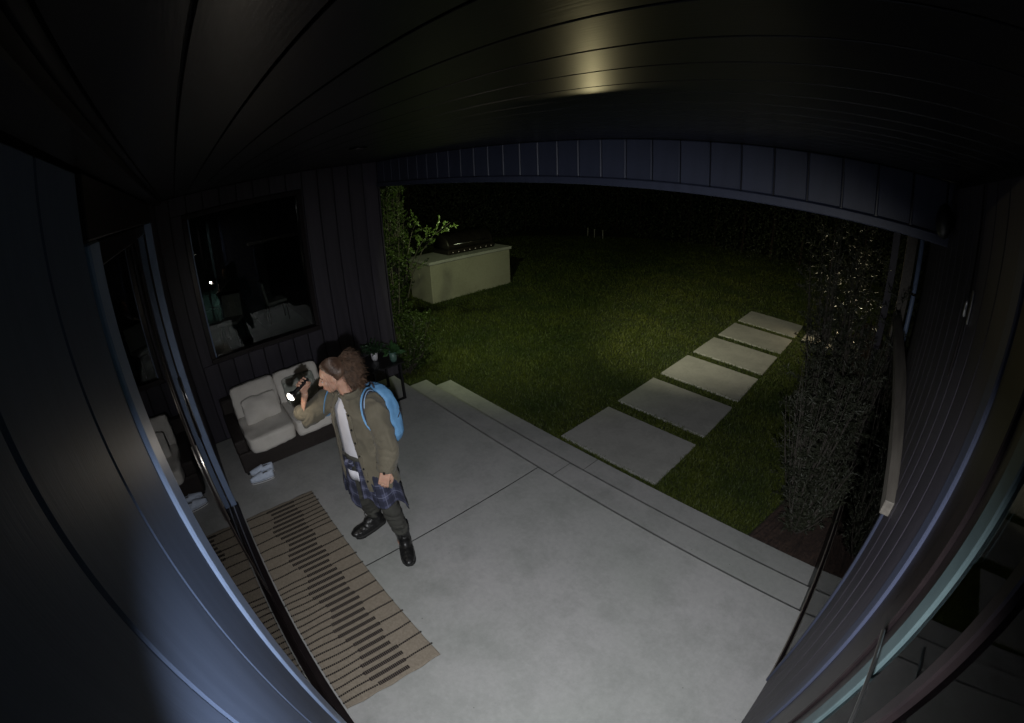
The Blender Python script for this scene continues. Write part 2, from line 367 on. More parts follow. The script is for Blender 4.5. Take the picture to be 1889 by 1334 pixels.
for k, (xa, xb, row) in enumerate(pan):
    yb = LY-.018-.03*row
    sp = empty('door_panel', ((xa+xb)/2, yb, .046), gd)
    span('stile', xa-.05, xa, yb-.022, yb, .047, 2.795, M_frame, sp, .004); span('stile', xb, xb+.05, yb-.022, yb, .047, 2.795, M_frame, sp, .004)
    span('bottom_rail', xb+.051, xa-.051, yb-.022, yb, .047, .095, M_frame, sp, .004); span('top_rail', xb+.051, xa-.051, yb-.022, yb, 2.725, 2.795, M_frame, sp, .004)
    span('pane', xb+.05, xa-.05, yb-.014, yb-.008, .094, 2.726, M_glass, sp)
    a = MB(); a.tube([(xb+.035, yb+.004, .9), (xb+.035, yb+.004, 1.5)], .006, 8); a.build('pull_bar', M_steel, sp, True)
liv = empty('living_room', (-2.5, -3, 0), kind='structure', label='dark room behind the sliding glass doors')
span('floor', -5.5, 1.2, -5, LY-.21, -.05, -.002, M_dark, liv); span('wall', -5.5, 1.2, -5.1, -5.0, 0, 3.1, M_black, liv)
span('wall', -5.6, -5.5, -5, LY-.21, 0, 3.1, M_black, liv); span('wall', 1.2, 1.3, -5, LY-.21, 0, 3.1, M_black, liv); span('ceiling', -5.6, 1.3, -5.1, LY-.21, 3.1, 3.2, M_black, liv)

# ------------------------------------------------------------------ house wing on the near right
RX = .35
rw = empty('boarded_wall', (RX+.08, 1.5, 0), label='dark vertical boarded wall at the right with a metal latch', cat='wall')
for k in range(4):
    y0 = 1.135+.168*k; span('board', RX, RX+.02, y0+.003, y0+.165, .03, 2.96, M_wall, rw, .004)
span('corner_post', RX-.012, RX+.10, 1.812, 1.85, 0.002, 1.66, M_beam, rw, .006)
for k in range(9):
    y0 = 1.81+.2*k; span('board', RX, RX+.02, y0+.003, y0+.197, 1.72, 2.96, M_wall, rw, .004)
span('wall_core', RX+.022, RX+.15, 1.13, 1.81, 0, 3.0, M_black, rw); span('wall_core', RX+.022, RX+.15, 1.812, 3.6, 1.72, 3.0, M_black, rw)
lt = empty('door_latch', (RX-.01, 1.62, 2.55), label='small bright metal latch plate on the dark right hand wall', cat='latch')
a = MB(); a.box(RX-.008, RX-.001, 1.60, 1.625, 2.50, 2.61); a.build('plate', M_steel, lt, bevel=.002)
a = MB(); a.tube([(RX-.022, 1.612, 2.52), (RX-.022, 1.612, 2.60)], .006, 8); a.build('pin', M_steel, lt, True)
cb = MB(); cb.tube([(RX-.008, 1.66, 2.95), (RX-.008, 1.66, 2.30)], .004, 6)
cb.build('wall_cable', M_frame, loc=(RX-.008, 1.66, 2.3), label='thin vertical cable running down the right wall by the latch', cat='cable')
wsn = empty('wall_blob', (.33, 2.42, 2.78), label='round black speaker on the right wall at the beam end', cat='blob')  # rounded black body on a short stub, kind not known
MB().ell((.295, 2.42, 2.79), (.05, .075, .085), None, 20, 12).build('body', M_black, wsn, True)
MB().tube([(.349, 2.42, 2.79), (.32, 2.42, 2.79)], .03, 12).build('bracket', M_black, wsn, True)
# glazed bay with a pale timber cap, turned slightly
def bayx(y): return .345-.028*(y-1.85)
bay = empty('glazed_bay', (.33, 3.2, 0), label='low glazed bay with pale wooden cap beside the olive shrubs', cat='glazed bay')
def bay_piece(nm, y0, y1, z0, z1, d0, d1, mt):
    a = MB(); r_ = []
    for yy in (y0, y1): r_.append([(bayx(yy)+d0, yy, z0), (bayx(yy)+d1, yy, z0), (bayx(yy)+d1, yy, z1), (bayx(yy)+d0, yy, z1)])
    a.rings(r_); return a.build(nm, mt, bay, bevel=.003)
bay_piece('plinth', 2.52, 5.1, -.40, -.012, .0, .10, M_black)  # shade on this face is put in as plain black
bay_piece('bottom_rail', 1.852, 5.1, -.011, .004, -.002, .03, M_wood)
bay_piece('sill', 1.852, 5.1, .0045, .012, .006, .03, M_frame)
bay_piece('pane', 1.87, 5.05, .013, 1.60, .02, .026, M_glass)
bay_piece('cap', 1.70, 5.15, 1.645, 1.715, -.045, .05, M_wood)
bay_piece('end_post', 5.052, 5.1, .013, 1.644, .0, .05, M_frame)
# glazed door nearest the lens
rd = empty('glazed_door', (RX+.05, .6, 0), label='glass door with a pale teal stile at the right edge', cat='door')
span('jamb', RX-.006, RX+.14, 1.055, 1.13, .03, 2.955, M_beam, rd, .005)
span('jamb_stop', RX+.004, RX+.14, .955, 1.053, .03, 2.9, M_frame, rd, .005)
span('stile', RX+.0, RX+.04, .865, .953, .03, 2.9, M_frame, rd, .004)
span('stile_edge', RX+.012, RX+.036, .805, .863, .03, 2.9, M_frame, rd, .003)
span('stile', RX+.006, RX+.040, .735, .803, .03, 2.9, M_alu, rd, .004)
span('stile', RX-.004, RX+.045, .50, .542, .03, 2.9, M_frame, rd, .005)
span('pane', RX+.018, RX+.024, .543, .734, .031, 2.899, M_glass, rd)
span('pane', RX+.018, RX+.024, LY, .499, .031, 2.899, M_glass, rd)
span('head', RX, RX+.14, LY, 1.053, 2.9, 2.96, M_frame, rd, .004)
span('sill', RX+.0, RX+.14, LY, 1.053, .002, .03, M_frame, rd, .004)
rod = MB(); rod.tube([(.305, .50, 2.02), (.305, .75, 2.02)], .005, 10, round_caps=True)
rod.build('grab_rail', M_steel, loc=(.305, .6, 2.02), label='slim horizontal steel rail in front of the right hand glass door', cat='rail')
hall = empty('hall_room', (2, 2, 0), kind='structure', label='tiled room behind the right hand glass door')
for i in range(8):
    for j in range(10):
        span('floor_tile', .52+i*.61, .52+i*.61+.604, -.9+j*.61, -.9+j*.61+.604, -.05, 0, M_tile, hall)
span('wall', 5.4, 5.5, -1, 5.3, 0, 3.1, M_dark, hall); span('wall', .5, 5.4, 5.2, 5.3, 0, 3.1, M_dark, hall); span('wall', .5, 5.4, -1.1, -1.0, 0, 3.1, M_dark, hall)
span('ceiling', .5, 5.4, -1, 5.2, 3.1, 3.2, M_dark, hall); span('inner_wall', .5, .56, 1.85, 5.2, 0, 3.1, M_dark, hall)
hl_ = empty('hall_fill_lamp', (2.6, 2.2, 2.6), label='unseen lamp added to light the tiled room behind the right hand glass', cat='lamp')  # unseen pendant, added to lighten the room behind the glass
MB().rings([[(2.6+r_*math.cos(2*math.pi*k/20), 2.2+r_*math.sin(2*math.pi*k/20), z) for k in range(20)] for r_, z in ((.05, 2.72), (.14, 2.58), (.15, 2.56))], caps=False).build('lamp_shade', M_black, hl_, True)
MB().tube([(2.6, 2.2, 2.72), (2.6, 2.2, 3.099)], .005, 6).build('cord', M_black, hl_)
_L = bpy.data.lights.new('hall_fill', 'SPOT'); _L.spot_size = R(112); _L.spot_blend = .8; _L.energy = 620; _L.color = (.70, 1.0, .95); _L.shadow_soft_size = .05
_o = bpy.data.objects.new('hall_fill', _L); COL.objects.link(_o); _o.parent = hl_; _o.location = (0, 0, -.08)
sp_ = empty('floor_cushion', (1.25, 1.35, 0), label='black rounded floor seat inside the right hand door', cat='seat')
a = MB(); a.rings([[(1.25+r_*math.cos(2*math.pi*k/20)*1.1, 1.35+r_*math.sin(2*math.pi*k/20), z) for k in range(20)] for r_, z in ((.2, 0), (.29, .03), (.32, .15), (.31, .3), (.24, .38), (.1, .4))]); a.build('body', M_black, sp_, True)
a = MB(); a.rings([[(1.25+r_*math.cos(2*math.pi*k/20)*1.1, 1.35+r_*math.sin(2*math.pi*k/20), z) for k in range(20)] for r_, z in ((.322, .18), (.328, .19), (.322, .2))], caps=False); a.build('piping', M_frame, sp_, True)
# neighbour fence posts and downpipe seen past the wing
for nm, lab, xx, yy, w, mt in (('fence_post', 'tall dull timber post behind the shrubs under the beam end', .12, 6.1, .05, M_wall), ('fence_post', 'wider tall timber post beside the pale downpipe', .33, 6.0, .07, M_wood)):
    e = empty(nm, (xx, yy, GZ), label=lab, cat='post', group='posts past the wing')
    span('post', xx-w, xx+w, yy-.05, yy+.05, GZ, 2.9, mt, e, .004); span('post_cap', xx-w-.015, xx+w+.015, yy-.065, yy+.065, 2.901, 2.94, mt, e, .004)
e = empty('downpipe', (.42, 5.4, GZ), label='pale bluish downpipe catching light under the beam end', cat='pipe')
a = MB(); a.tube([(.42, 5.4, GZ+.05), (.42, 5.4, 2.95)], .03, 12); a.build('pipe', M_jamb, e, True)
for z in (.6, 1.9): a = MB(); a.tube([(.42, 5.4, z), (.42, 5.4, z+.03)], .036, 12); a.build('bracket', M_frame, e, True)
# ------------------------------------------------------------------ lit lamps
def aim(o, target): o.rotation_euler = (Vector(target)-o.location).to_track_quat('-Z', 'Y').to_euler()
def lamp(kind, name, loc, energy, col, parent=None, target=None, size=.03, angle=None, blend=1.0):
    L = bpy.data.lights.new(name, kind); L.energy = energy; L.color = col; L.shadow_soft_size = size
    if angle: L.spot_size = R(angle); L.spot_blend = blend
    o = bpy.data.objects.new(name, L); COL.objects.link(o); o.location = loc
    if target: aim(o, target)
    if parent:
        o.parent = parent; o.location = Vector(loc)-org(parent)
    return o
# security flood lamp fixed beside the lens
FL = Vector((.05, -.03, 2.60))
fl = empty('security_floodlight', FL, label='compact security flood lamp fixed on the wall below the ceiling corner', cat='floodlight')
ax = Vector((-.42, .52, -.75)).normalized(); sd = ax.cross(Vector((0, 0, 1))).normalized(); u2 = sd.cross(ax)
MB().obox(FL-ax*.028, sd*.04, u2*.028, ax*.018).build('housing', M_black, fl, bevel=.004)
MB().tube([FL-ax*.046, Vector((FL.x+.03, LY+.002, 2.60))], .010, 8).build('bracket', M_black, fl)
lamp('SPOT', 'flood_beam', FL, 335, (.975, .985, 1.0), fl, FL+ax, .02, 130, 1.0)
# garden spot under the outer face of the beam
def garden_spot(loc, target, e, col, ang, label, sz=.05):
    loc = Vector(loc); d = (Vector(target)-loc).normalized(); g = empty('garden_spotlight', loc, label=label, cat='spotlight', group='garden lamps')
    MB().tube([loc-d*.11, loc-d*.012], (.035, .042), 12).build('housing', M_black, g, True)
    MB().tube([loc-d*.08, loc-d*.08+Vector((0, 0, .06 if loc.z > 2 else -.06))], .008, 6).build('bracket', M_black, g)
    lamp('SPOT', 'beam', loc, e, col, g, target, sz, ang, 1.0); return g
garden_spot((-4.6, 2.95, 2.78), (-6.9, 6.6, -.3), 290, (.88, 1.0, .52), 130, 'garden spotlight under the beam aimed at the lawn and counter')
garden_spot((-3.6, 2.95, 2.80), (-3.0, 9.6, -.35), 760, (1.0, .94, .66), 62, 'garden spotlight under the beam aimed along the slab path')
garden_spot((.02, 7.6, GZ+.12), (-.35, 5.5, 2.6), 260, (1.0, .86, .55), 44, 'garden spotlight on the ground behind the tall shrub')
def path_light(loc, e, col, label, target=None, ang=None):
    loc = Vector(loc); g = empty('path_light', loc, label=label, cat='path light', group='low lamps in the garden')
    MB().tube([loc, loc+Vector((0, 0, .34))], .022, 10).build('post', mat_pl, g, True)
    MB().tube([loc+Vector((0, 0, .341)), loc+Vector((0, 0, .40))], (.035, .03), 12).build('hood', mat_pl, g, True)
    if e: lamp('SPOT', 'glow', loc+Vector((.05, -.05, .36)), e, col, g, target, .05, ang or 150, .6)
mat_pl = mat('pale_stake', (.35, .33, .28), .5)
path_light((-.75, 9.75, GZ), 34, (1.0, .82, .5), 'path light hidden behind the shrub beside the far slabs', (-2.6, 8.2, -.6), 105)
path_light((-12.35, 15.7, GZ), 0, None, 'left of the three small pale stakes at the dark lawn end')
path_light((-11.9, 15.6, GZ), 180, (1.0, .86, .45), 'middle of the three small pale stakes at the dark lawn end', (-.9, 1.1, 3.0), 9)
path_light((-11.45, 15.6, GZ), 0, None, 'right of the three small pale stakes at the dark lawn end')

# ------------------------------------------------------------------ rug
M_rug = mat('jute_weave', (.24, .205, .16), .95, (.18, .152, .12), 60, 4, .5, 220, lo=.3, hi=.7)
M_rugd = mat('dark_wool', (.016, .010, .009), .95, (.010, .007, .006), 80, 3, .5, 200)
rug = empty('runner_rug', (-2.58, .2, 0), label='long beige woven runner with dark broken stripes by the glass doors', cat='rug')
RX0, RX1, RY0, RY1 = -3.70, -1.45, -.183, .566
NXr, NYr = 180, 60; rr = []
for i in range(NXr+1):
    x = RX0+(RX1-RX0)*i/NXr
    rr.append([(x+.004*math.sin(j*.35+i)*(1 if i in (0, NXr) else 0), RY0+(RY1-RY0)*j/NYr+(.004*noise.noise(Vector((x*9, 0, 1))) if j in (0, NYr) else 0), .011+.0018*math.sin(i*math.pi)+.0015*noise.noise(Vector((x*7, j*.3, 0)))) for j in range(NYr+1)])
o = MB().rings(rr, caps=False, closed=False).build('base', M_rug, rug, True); md = o.modifiers.new('t', 'SOLIDIFY'); md.thickness = .009; md.offset = -1
for k in range(36):
    x = RX0+.05+k*.0615; a = MB(); W = RY1-RY0
    t0 = RY0+W*(.30+.05*math.sin(k*.9)+.002*k); t1 = RY0+W*(.70-.02*math.sin(k*1.3)+.0005*k)
    yy = t0
    while yy < t1: a.box(x-.0145, x+.0145, yy, yy+.0122, .0122, .0155); yy += .0145
    for on, (p0, p1) in ((k % 2 == 0 or k > 15, (RY0-.004, t0)), (k % 2 == 0 or k < 9, (t1, RY1+.004))):
        yy = p0
        while on and yy < p1-.004:
            wv = .004*math.sin(yy*14+k*.7)*(1 if p0 < 0 else .6); a.box(x-.0065+wv, x+.0065+wv, yy, yy+.0135, .0122, .0148); yy += .0165
    a.build('stripe', M_rugd, rug)

# ------------------------------------------------------------------ cushions, sofa
M_wick = mat('dark_wicker', (.032, .024, .022), .55, (.016, .012, .011), 70, 3, .9, 120)
M_cush = mat('cream_cushion', (.70, .67, .63), .9, (.63, .60, .56), 9, 5, .15, 300)
def cushion(name, c, size, axes, mt, parent=None, puff=.25, seed=0, n=26, **kw):
    """soft box: superellipsoid shell with pinched seams and dents"""
    c = Vector(c); A = [Vector(a).normalized() for a in axes]; a = MB(); rs = []
    hx, hy, hz = (s_/2 for s_ in size)
    bm = bmesh.new(); bmesh.ops.create_cube(bm, size=2); bmesh.ops.subdivide_edges(bm, edges=bm.edges[:], cuts=n//2, use_grid_fill=True)
    for v in bm.verts:
        p = v.co.copy(); ex, ey = abs(p.x), abs(p.y)
        prof = ((1-ex**6)*(1-ey**6))**.5 if False else (1-max(ex, ey)**7*.0)
        bulge = (1-ex**2.2)*(1-ey**2.2)
        z = p.z*(hz*(1-puff)+hz*puff*1.35*bulge)
        rnd = 1-.06*(ex**6*ey**6)-.02*(abs(p.z)**4)
        q = Vector((p.x*hx*rnd, p.y*hy*rnd, z))
        w_ = noise.noise(Vector((q.x*9+seed, q.y*9, q.z*9+seed*2))); d = noise.noise(q*6+Vector((seed*3.1, 0, 0)))*.014+noise.noise(q*18+Vector((seed, 5, 0)))*.004+.006*(1-abs(w_)*5 if abs(w_) < .2 else 0)
        q += v.normal*d if v.normal.length else Vector()
        v.co = A[0]*q.x+A[1]*q.y+A[2]*q.z+c-(org(parent) if parent else c)
    me = bpy.data.meshes.new(name); bm.normal_update(); bm.to_mesh(me); bm.free()
    for p in me.polygons: p.use_smooth = True
    o = link(name, me, parent, mat=mt, **kw)
    if not parent: o.location = c
    return o
X, Y, Z = Vector((1, 0, 0)), Vector((0, 1, 0)), Vector((0, 0, 1))
sofa = empty('wicker_sofa', (-4.8, .7, 0), label='dark wicker loveseat with cream cushions under the picture window', cat='sofa')
SY0, SY1 = .0, 1.45
def wick(nm, *b):
    o = span(nm, *b, M_wick, sofa, .018); return o
wick('base', -5.28, -4.40, SY0+.005, SY1-.005, .03, .275); wick('armrest', -5.27, -4.41, SY0, SY0+.145, .277, .43); wick('armrest', -5.27, -4.41, SY1-.145, SY1, .277, .43)
wick('back_frame', -5.31, -5.17, SY0+.01, SY1-.01, .277, .60)
for sx in (-5.24, -4.45):
    for sy in (SY0+.05, SY1-.05): span('foot', sx-.025, sx+.025, sy-.025, sy+.025, .001, .032, M_black, sofa)
bk = Vector((.25, 0, 1)).normalized()
for k in range(2):
    y0 = SY0+.155+k*.575; cy = y0+.285
    cushion('seat_cushion', (-4.69, cy, .355), (.76, .565, .17), (X, Y, Z), M_cush, sofa, .07, k)
    cushion('back_cushion', (-5.03, cy, .56), (.42, .565, .19), (Vector((-.28, 0, 1)), Y, Vector((1, 0, .28))), M_cush, sofa, .35, k+5)
cushion('throw_pillow', (-4.78, SY0+.46, .545), (.29, .44, .15), (Vector((-.5, 0, 1)), Y, Vector((1, 0, .5))), M_cush, None, .6, 3, label='small cream throw pillow propped on the left sofa seat', cat='pillow')
M_pat = mat('grey_green_pillow', (.42, .43, .39), .9, (.26, .28, .25), 18, 3, lo=.47, hi=.53)
cushion('throw_pillow', (-4.86, SY0+1.0, .575), (.32, .40, .14), (Vector((-.5, 0, 1)), Y, Vector((1, 0, .5))), M_pat, None, .6, 9, label='grey green patterned pillow on the sofa behind the flashlight', cat='pillow')

# ------------------------------------------------------------------ canvas shoes on the floor
M_canv = mat('white_canvas', (.62, .70, .86), .8, (.55, .63, .78), 40, 3, .2, 200); M_solew = mat('white_rubber', (.75, .76, .78), .5); M_navy = mat('navy_stripe', (.03, .04, .09), .5)
def sneaker(loc, rz, label, mirror=1):
    e = empty('sneaker', loc, label=label, cat='shoe', group='pair of white sneakers'); c, s_ = math.cos(rz), math.sin(rz); L = .285
    T = lambda p: (loc[0]+p[0]*c-p[1]*s_*1, loc[1]+p[0]*s_+p[1]*c, loc[2]+p[2])
    hw = lambda t: (.034+.014*math.sin(math.pi*min(1, t*1.15)))*(1-.0*t)*(1 if t < .82 else math.sqrt(max(.05, 1-((t-.82)/.19)**2)))*(1 if t > .1 else math.sqrt(max(.12, 1-((.1-t)/.11)**2)))
    N = 22
    def outline(k, z): # closed outline of the sole at scale k
        pts = [(t*L, mirror*(hw(t)*k-.004*math.sin(math.pi*t)), z) for t in [i/N for i in range(N+1)]]
        pts += [(t*L, mirror*(-hw(t)*k-.004*math.sin(math.pi*t)), z) for t in [i/N for i in range(N, -1, -1)]]
        return [T(p) for p in pts]
    a = MB(); a.rings([outline(1.0, .001), outline(1.04, .012), outline(1.03, .028)]); a.build('sole', M_solew, e, True)
    a = MB(); a.rings([outline(1.062, .015), outline(1.068, .019), outline(1.060, .0235)], caps=False); a.build('foxing_stripe', M_navy, e)
    a = MB(); rs = []
    for t in [i/N for i in range(N+1)]:
        h = .028+(.058 if t < .12 else .048+.008*math.cos(t*5) if t < .42 else .055*(1-(t-.42)/.62)+.006)
        w = hw(t)*.96; op = .45 if t < .44 else 0
        rs.append([T((t*L, mirror*w*math.cos(q)*(1 if math.sin(q) < .75 else 1), .027+(h-.0)*max(0, math.sin(q))**.7*(.86 if op and math.sin(q) > .93 else 1))) for q in [math.pi*i/14 for i in range(15)]])
    o = a.rings(rs, caps=False, closed=False).build('upper', M_canv, e, True); md = o.modifiers.new('s', 'SOLIDIFY'); md.thickness = .003
    a = MB(); a.ell(T((.075, 0, .080)), (.062, .030, .016), (Vector((c, s_, 0)), Vector((-s_, c, 0)), Z)); a.build('opening', mat('shoe_hollow', (.12, .12, .13), .9), e, True)  # solid dark plug stands in for the shaded hollow of the shoe
    for q in range(4):
        xx = .135+.022*q; zz = .078-.0085*q; a = MB()
        a.tube([T((xx, -.02, zz)), T((xx+.008, 0, zz+.012)), T((xx, .02, zz))], .003, 6); a.build('lace', M_solew, e, True)
sneaker((-4.205, .305, 0), -math.pi/2-.10, 'white canvas sneaker lying in front, nearest the rug')
sneaker((-4.32, .335, 0), -math.pi/2-.20, 'white canvas sneaker half hidden behind the other by the sofa', -1)

# ------------------------------------------------------------------ side table with plants
tb = empty('side_table', (-4.92, 2.12, 0), label='black sled leg side table beside the sofa end', cat='table')
MB().box(-5.16, -4.66, 1.86, 2.34, .50, .525).build('table_top', M_black, tb, bevel=.004)
for sx in (-5.14, -4.69):
    a = MB(); a.box(sx-.016, sx+.016, 1.90, 1.932, 0.022, .499); a.build('leg', M_black, tb, bevel=.002)
    a = MB(); a.box(sx-.016, sx+.016, 2.268, 2.30, 0.022, .499); a.build('leg', M_black, tb, bevel=.002)
    a = MB(); a.box(sx-.016, sx+.016, 1.90, 2.30, 0.001, .021); a.build('sled_foot', M_black, tb, bevel=.002)
def leaf_mat(name, c1, c2, rough=.5, tr=.25, gsc=6):
    M = mat(name, c1, rough, c2, gsc, 6, lo=.3, hi=.7); nt = M.node_tree; b = nt.nodes['Principled BSDF']
    t = nt.nodes.new('ShaderNodeBsdfTranslucent'); src = b.inputs['Base Color'].links[0].from_socket; nt.links.new(src, t.inputs['Color'])
    g = nt.nodes.new('ShaderNodeNewGeometry'); 
    mx = nt.nodes.new('ShaderNodeMixShader'); mx.inputs['Fac'].default_value = tr; nt.links.new(b.outputs[0], mx.inputs[1]); nt.links.new(t.outputs[0], mx.inputs[2]); nt.links.new(mx.outputs[0], nt.nodes['Material Output'].inputs['Surface'])
    return M
def leaves_np(P, D, L, W, rng, droop=.2):
    """diamond leaves: base points P, directions D (n,3), length L, width W (n,)"""
    n = len(P); D = D/np.linalg.norm(D, axis=1, keepdims=True); r = rng.normal(size=(n, 3)); s = np.cross(D, r); s /= np.linalg.norm(s, axis=1, keepdims=True)+1e-9
    nrm = np.cross(s, D); mid = P+D*L[:, None]*.5; tip = P+D*L[:, None]-nrm*(L*droop)[:, None]
    V = np.stack([P, mid+s*W[:, None]/2, tip, mid-s*W[:, None]/2], 1).reshape(-1, 3)
    b = np.arange(n)*4; F = np.concatenate([np.stack([b, b+1, b+2], 1), np.stack([b, b+2, b+3], 1)]); return V, F
M_wpot = mat('white_glazed_pot', (.62, .62, .66), .35); M_gpot = mat('green_ceramic', (.10, .18, .15), .35, (.07, .13, .11), 8)
M_lf1 = leaf_mat('houseplant_leaf', (.03, .07, .03), (.02, .045, .02)); M_lf2 = leaf_mat('broad_leaf', (.06, .15, .05), (.035, .09, .03))
def pot_plant(loc, r, h, mt, lf, label, spread, n, ll, lw_, up_=.8):
    e = empty('potted_plant', loc, label=label, cat='plant', group='plants on the side table'); x, y, z = loc; a = MB()
    a.rings([[(x+q*math.cos(2*math.pi*k/20), y+q*math.sin(2*math.pi*k/20), z+zz) for k in range(20)] for q, zz in ((r*.8, 0), (r*.92, h*.3), (r, h), (r*.9, h), (r*.86, h*.9))]); a.build('pot', mt, e, True)
    P, D = [], []; a = MB()
    for k in range(n):
        t = random.random()*6.283; el = random.uniform(.15, 1.3); ln = spread*random.uniform(.4, 1); d = Vector((math.cos(t)*math.cos(el), math.sin(t)*math.cos(el), math.sin(el)*up_))
        p0 = Vector((x, y, z+h*.9)); p1 = p0+d*ln
        if k % 4 == 0: a.tube([p0, p0+d*ln*.6+Vector((0, 0, .01)), p1], (.0025, .002, .001), 5)
        P.append(tuple(p1-d*ll*.3)); D.append(tuple(d+Vector((random.gauss(0, .5), random.gauss(0, .5), random.gauss(-.1, .4)))))
    a.build('stem', lf, e, kind='stuff')
    V, F = leaves_np(np.array(P), np.array(D), rng.uniform(.7, 1.2, n)*ll, rng.uniform(.7, 1.2, n)*lw_, rng); me = mesh_np('foliage', V-np.array(loc), F, lf); link('foliage', me, e, kind='stuff')
pot_plant((-4.98, 2.08, .526), .045, .105, M_wpot, M_lf1, 'dark leafy plant in a small white pot on the side table', .2, 160, .06, .03)
pot_plant((-4.76, 2.24, .526), .05, .13, M_gpot, M_lf2, 'bright broad leaved plant in a green pot at the table edge', .13, 26, .11, .075)

# ------------------------------------------------------------------ garden counter with grill
isl = empty('outdoor_counter', (-9.36, 6.67, GZ), label='rendered concrete outdoor kitchen counter on the lawn', cat='counter')
MB().box(-9.87, -8.86, 5.42, 7.92, GZ-.05, .60).build('base', M_isl, isl, bevel=.01)
MB().box(-9.90, -8.82, 5.38, 7.96, .602, .672).build('worktop', M_isltop, isl, bevel=.006)
MB().tube([(-9.45, 5.4195, .26), (-9.45, 5.415, .26)], .055, 16).build('vent_hole', M_black, isl)
MB().tube([(-9.45, 5.419, .26), (-9.45, 5.412, .26)], .07, 16).build('vent_trim', M_isl, isl)
gr = empty('barbecue_grill', (-9.5, 6.9, .673), label='dark built in barbecue grill on the counter with glinting control knobs', cat='grill')
M_gr = mat('dark_steel', (.05, .045, .04), .4, (.035, .03, .028), 6, 4, metal=.7)
MB().box(-9.83, -9.14, 6.15, 7.62, .674, .80).build('body', M_gr, gr, bevel=.01)
a = MB(); a.rings([[(-9.48+.33*math.cos(t), yy, .802+.36*max(0, math.sin(t))**.8) for t in [math.pi*i/12 for i in range(13)]] for yy in (6.17, 6.2, 7.57, 7.60)]); a.build('lid', M_gr, gr, True)
MB().tube([(-9.10, 6.3, .93), (-9.10, 7.45, .93)], .014, 10).build('handle', M_steel, gr, True)
M_glint = emit_mat('knob_glint', (1.0, .85, .55), .35)  # weak emission stands in for the glint on each knob
for k in range(8):
    y = 6.27+k*.175; kb = MB(); kb.tube([(-9.139, y, .735), (-9.105, y, .735)], .026, 12); ko = kb.build('knob', M_gr, gr, True)
    MB().tube([(-9.1045, y, .735), (-9.103, y, .735)], .007, 10).build('light', M_glint, ko)

# ------------------------------------------------------------------ grass blades
M_grass = leaf_mat('grass_blade', (.095, .115, .012), (.034, .060, .007), .6, .3, 1.3)
def grass():
    n = 420000
    # density falls with distance from the patio
    d = 3.3*(20/3.3)**rng.random(n); az = rng.uniform(-1.52, .10, n)
    x = d*np.sin(az); y = d*np.cos(az)
    ok = (y > 3.36) & ((x < -.42+.12*np.sin(y*1.7)) | (y > 12.4)) & (x > -16) & (y < 19)
    for k in range(6):
        y0 = 3.445+1.193*k; ok &= ~((x > -3.015) & (x < -1.65) & (y > y0+.005) & (y < y0+.96))
    ok &= ~((x > -1.465) & (x < -.1) & (y > 9.36) & (y < 10.31)) & ~((x > -9.87) & (x < -8.86) & (y > 5.42) & (y < 7.92))
    ok2 = (y > 2.65) & (y <= 3.36) & (x < -5.22) & (x > -9)
    keep = ok | ok2
    x, y, d = x[keep], y[keep], d[keep]; n = len(x)
    patch = np.sin(x*2.1+np.sin(y*1.3)*1.5)*np.cos(y*1.7+x*.6)
    h = rng.uniform(.022, .05, n)*(1+.25*patch)*(.9+.02*d); w = rng.uniform(.004, .008, n)*(.7+.13*d); t = rng.uniform(0, 6.283, n); lean = rng.normal(0, .5, (n, 2))
    P = np.stack([x, y, np.full(n, GZ)], 1); s = np.stack([np.cos(t), np.sin(t), 0*t], 1)*w[:, None]/2
    mid = P+np.stack([lean[:, 0]*h*.35, lean[:, 1]*h*.35, h*.6], 1); tip = P+np.stack([lean[:, 0]*h, lean[:, 1]*h, h], 1)
    V = np.stack([P-s, P+s, mid+s*.7, mid-s*.7, tip], 1).reshape(-1, 3); b = np.arange(n)*5
    F = np.concatenate([np.stack([b, b+1, b+2], 1), np.stack([b, b+2, b+3], 1), np.stack([b+3, b+2, b+4], 1)])
    me = mesh_np('grass', V, F, M_grass); link('grass', me, kind='stuff', label='short green grass blades covering the lawn', cat='grass')
grass()

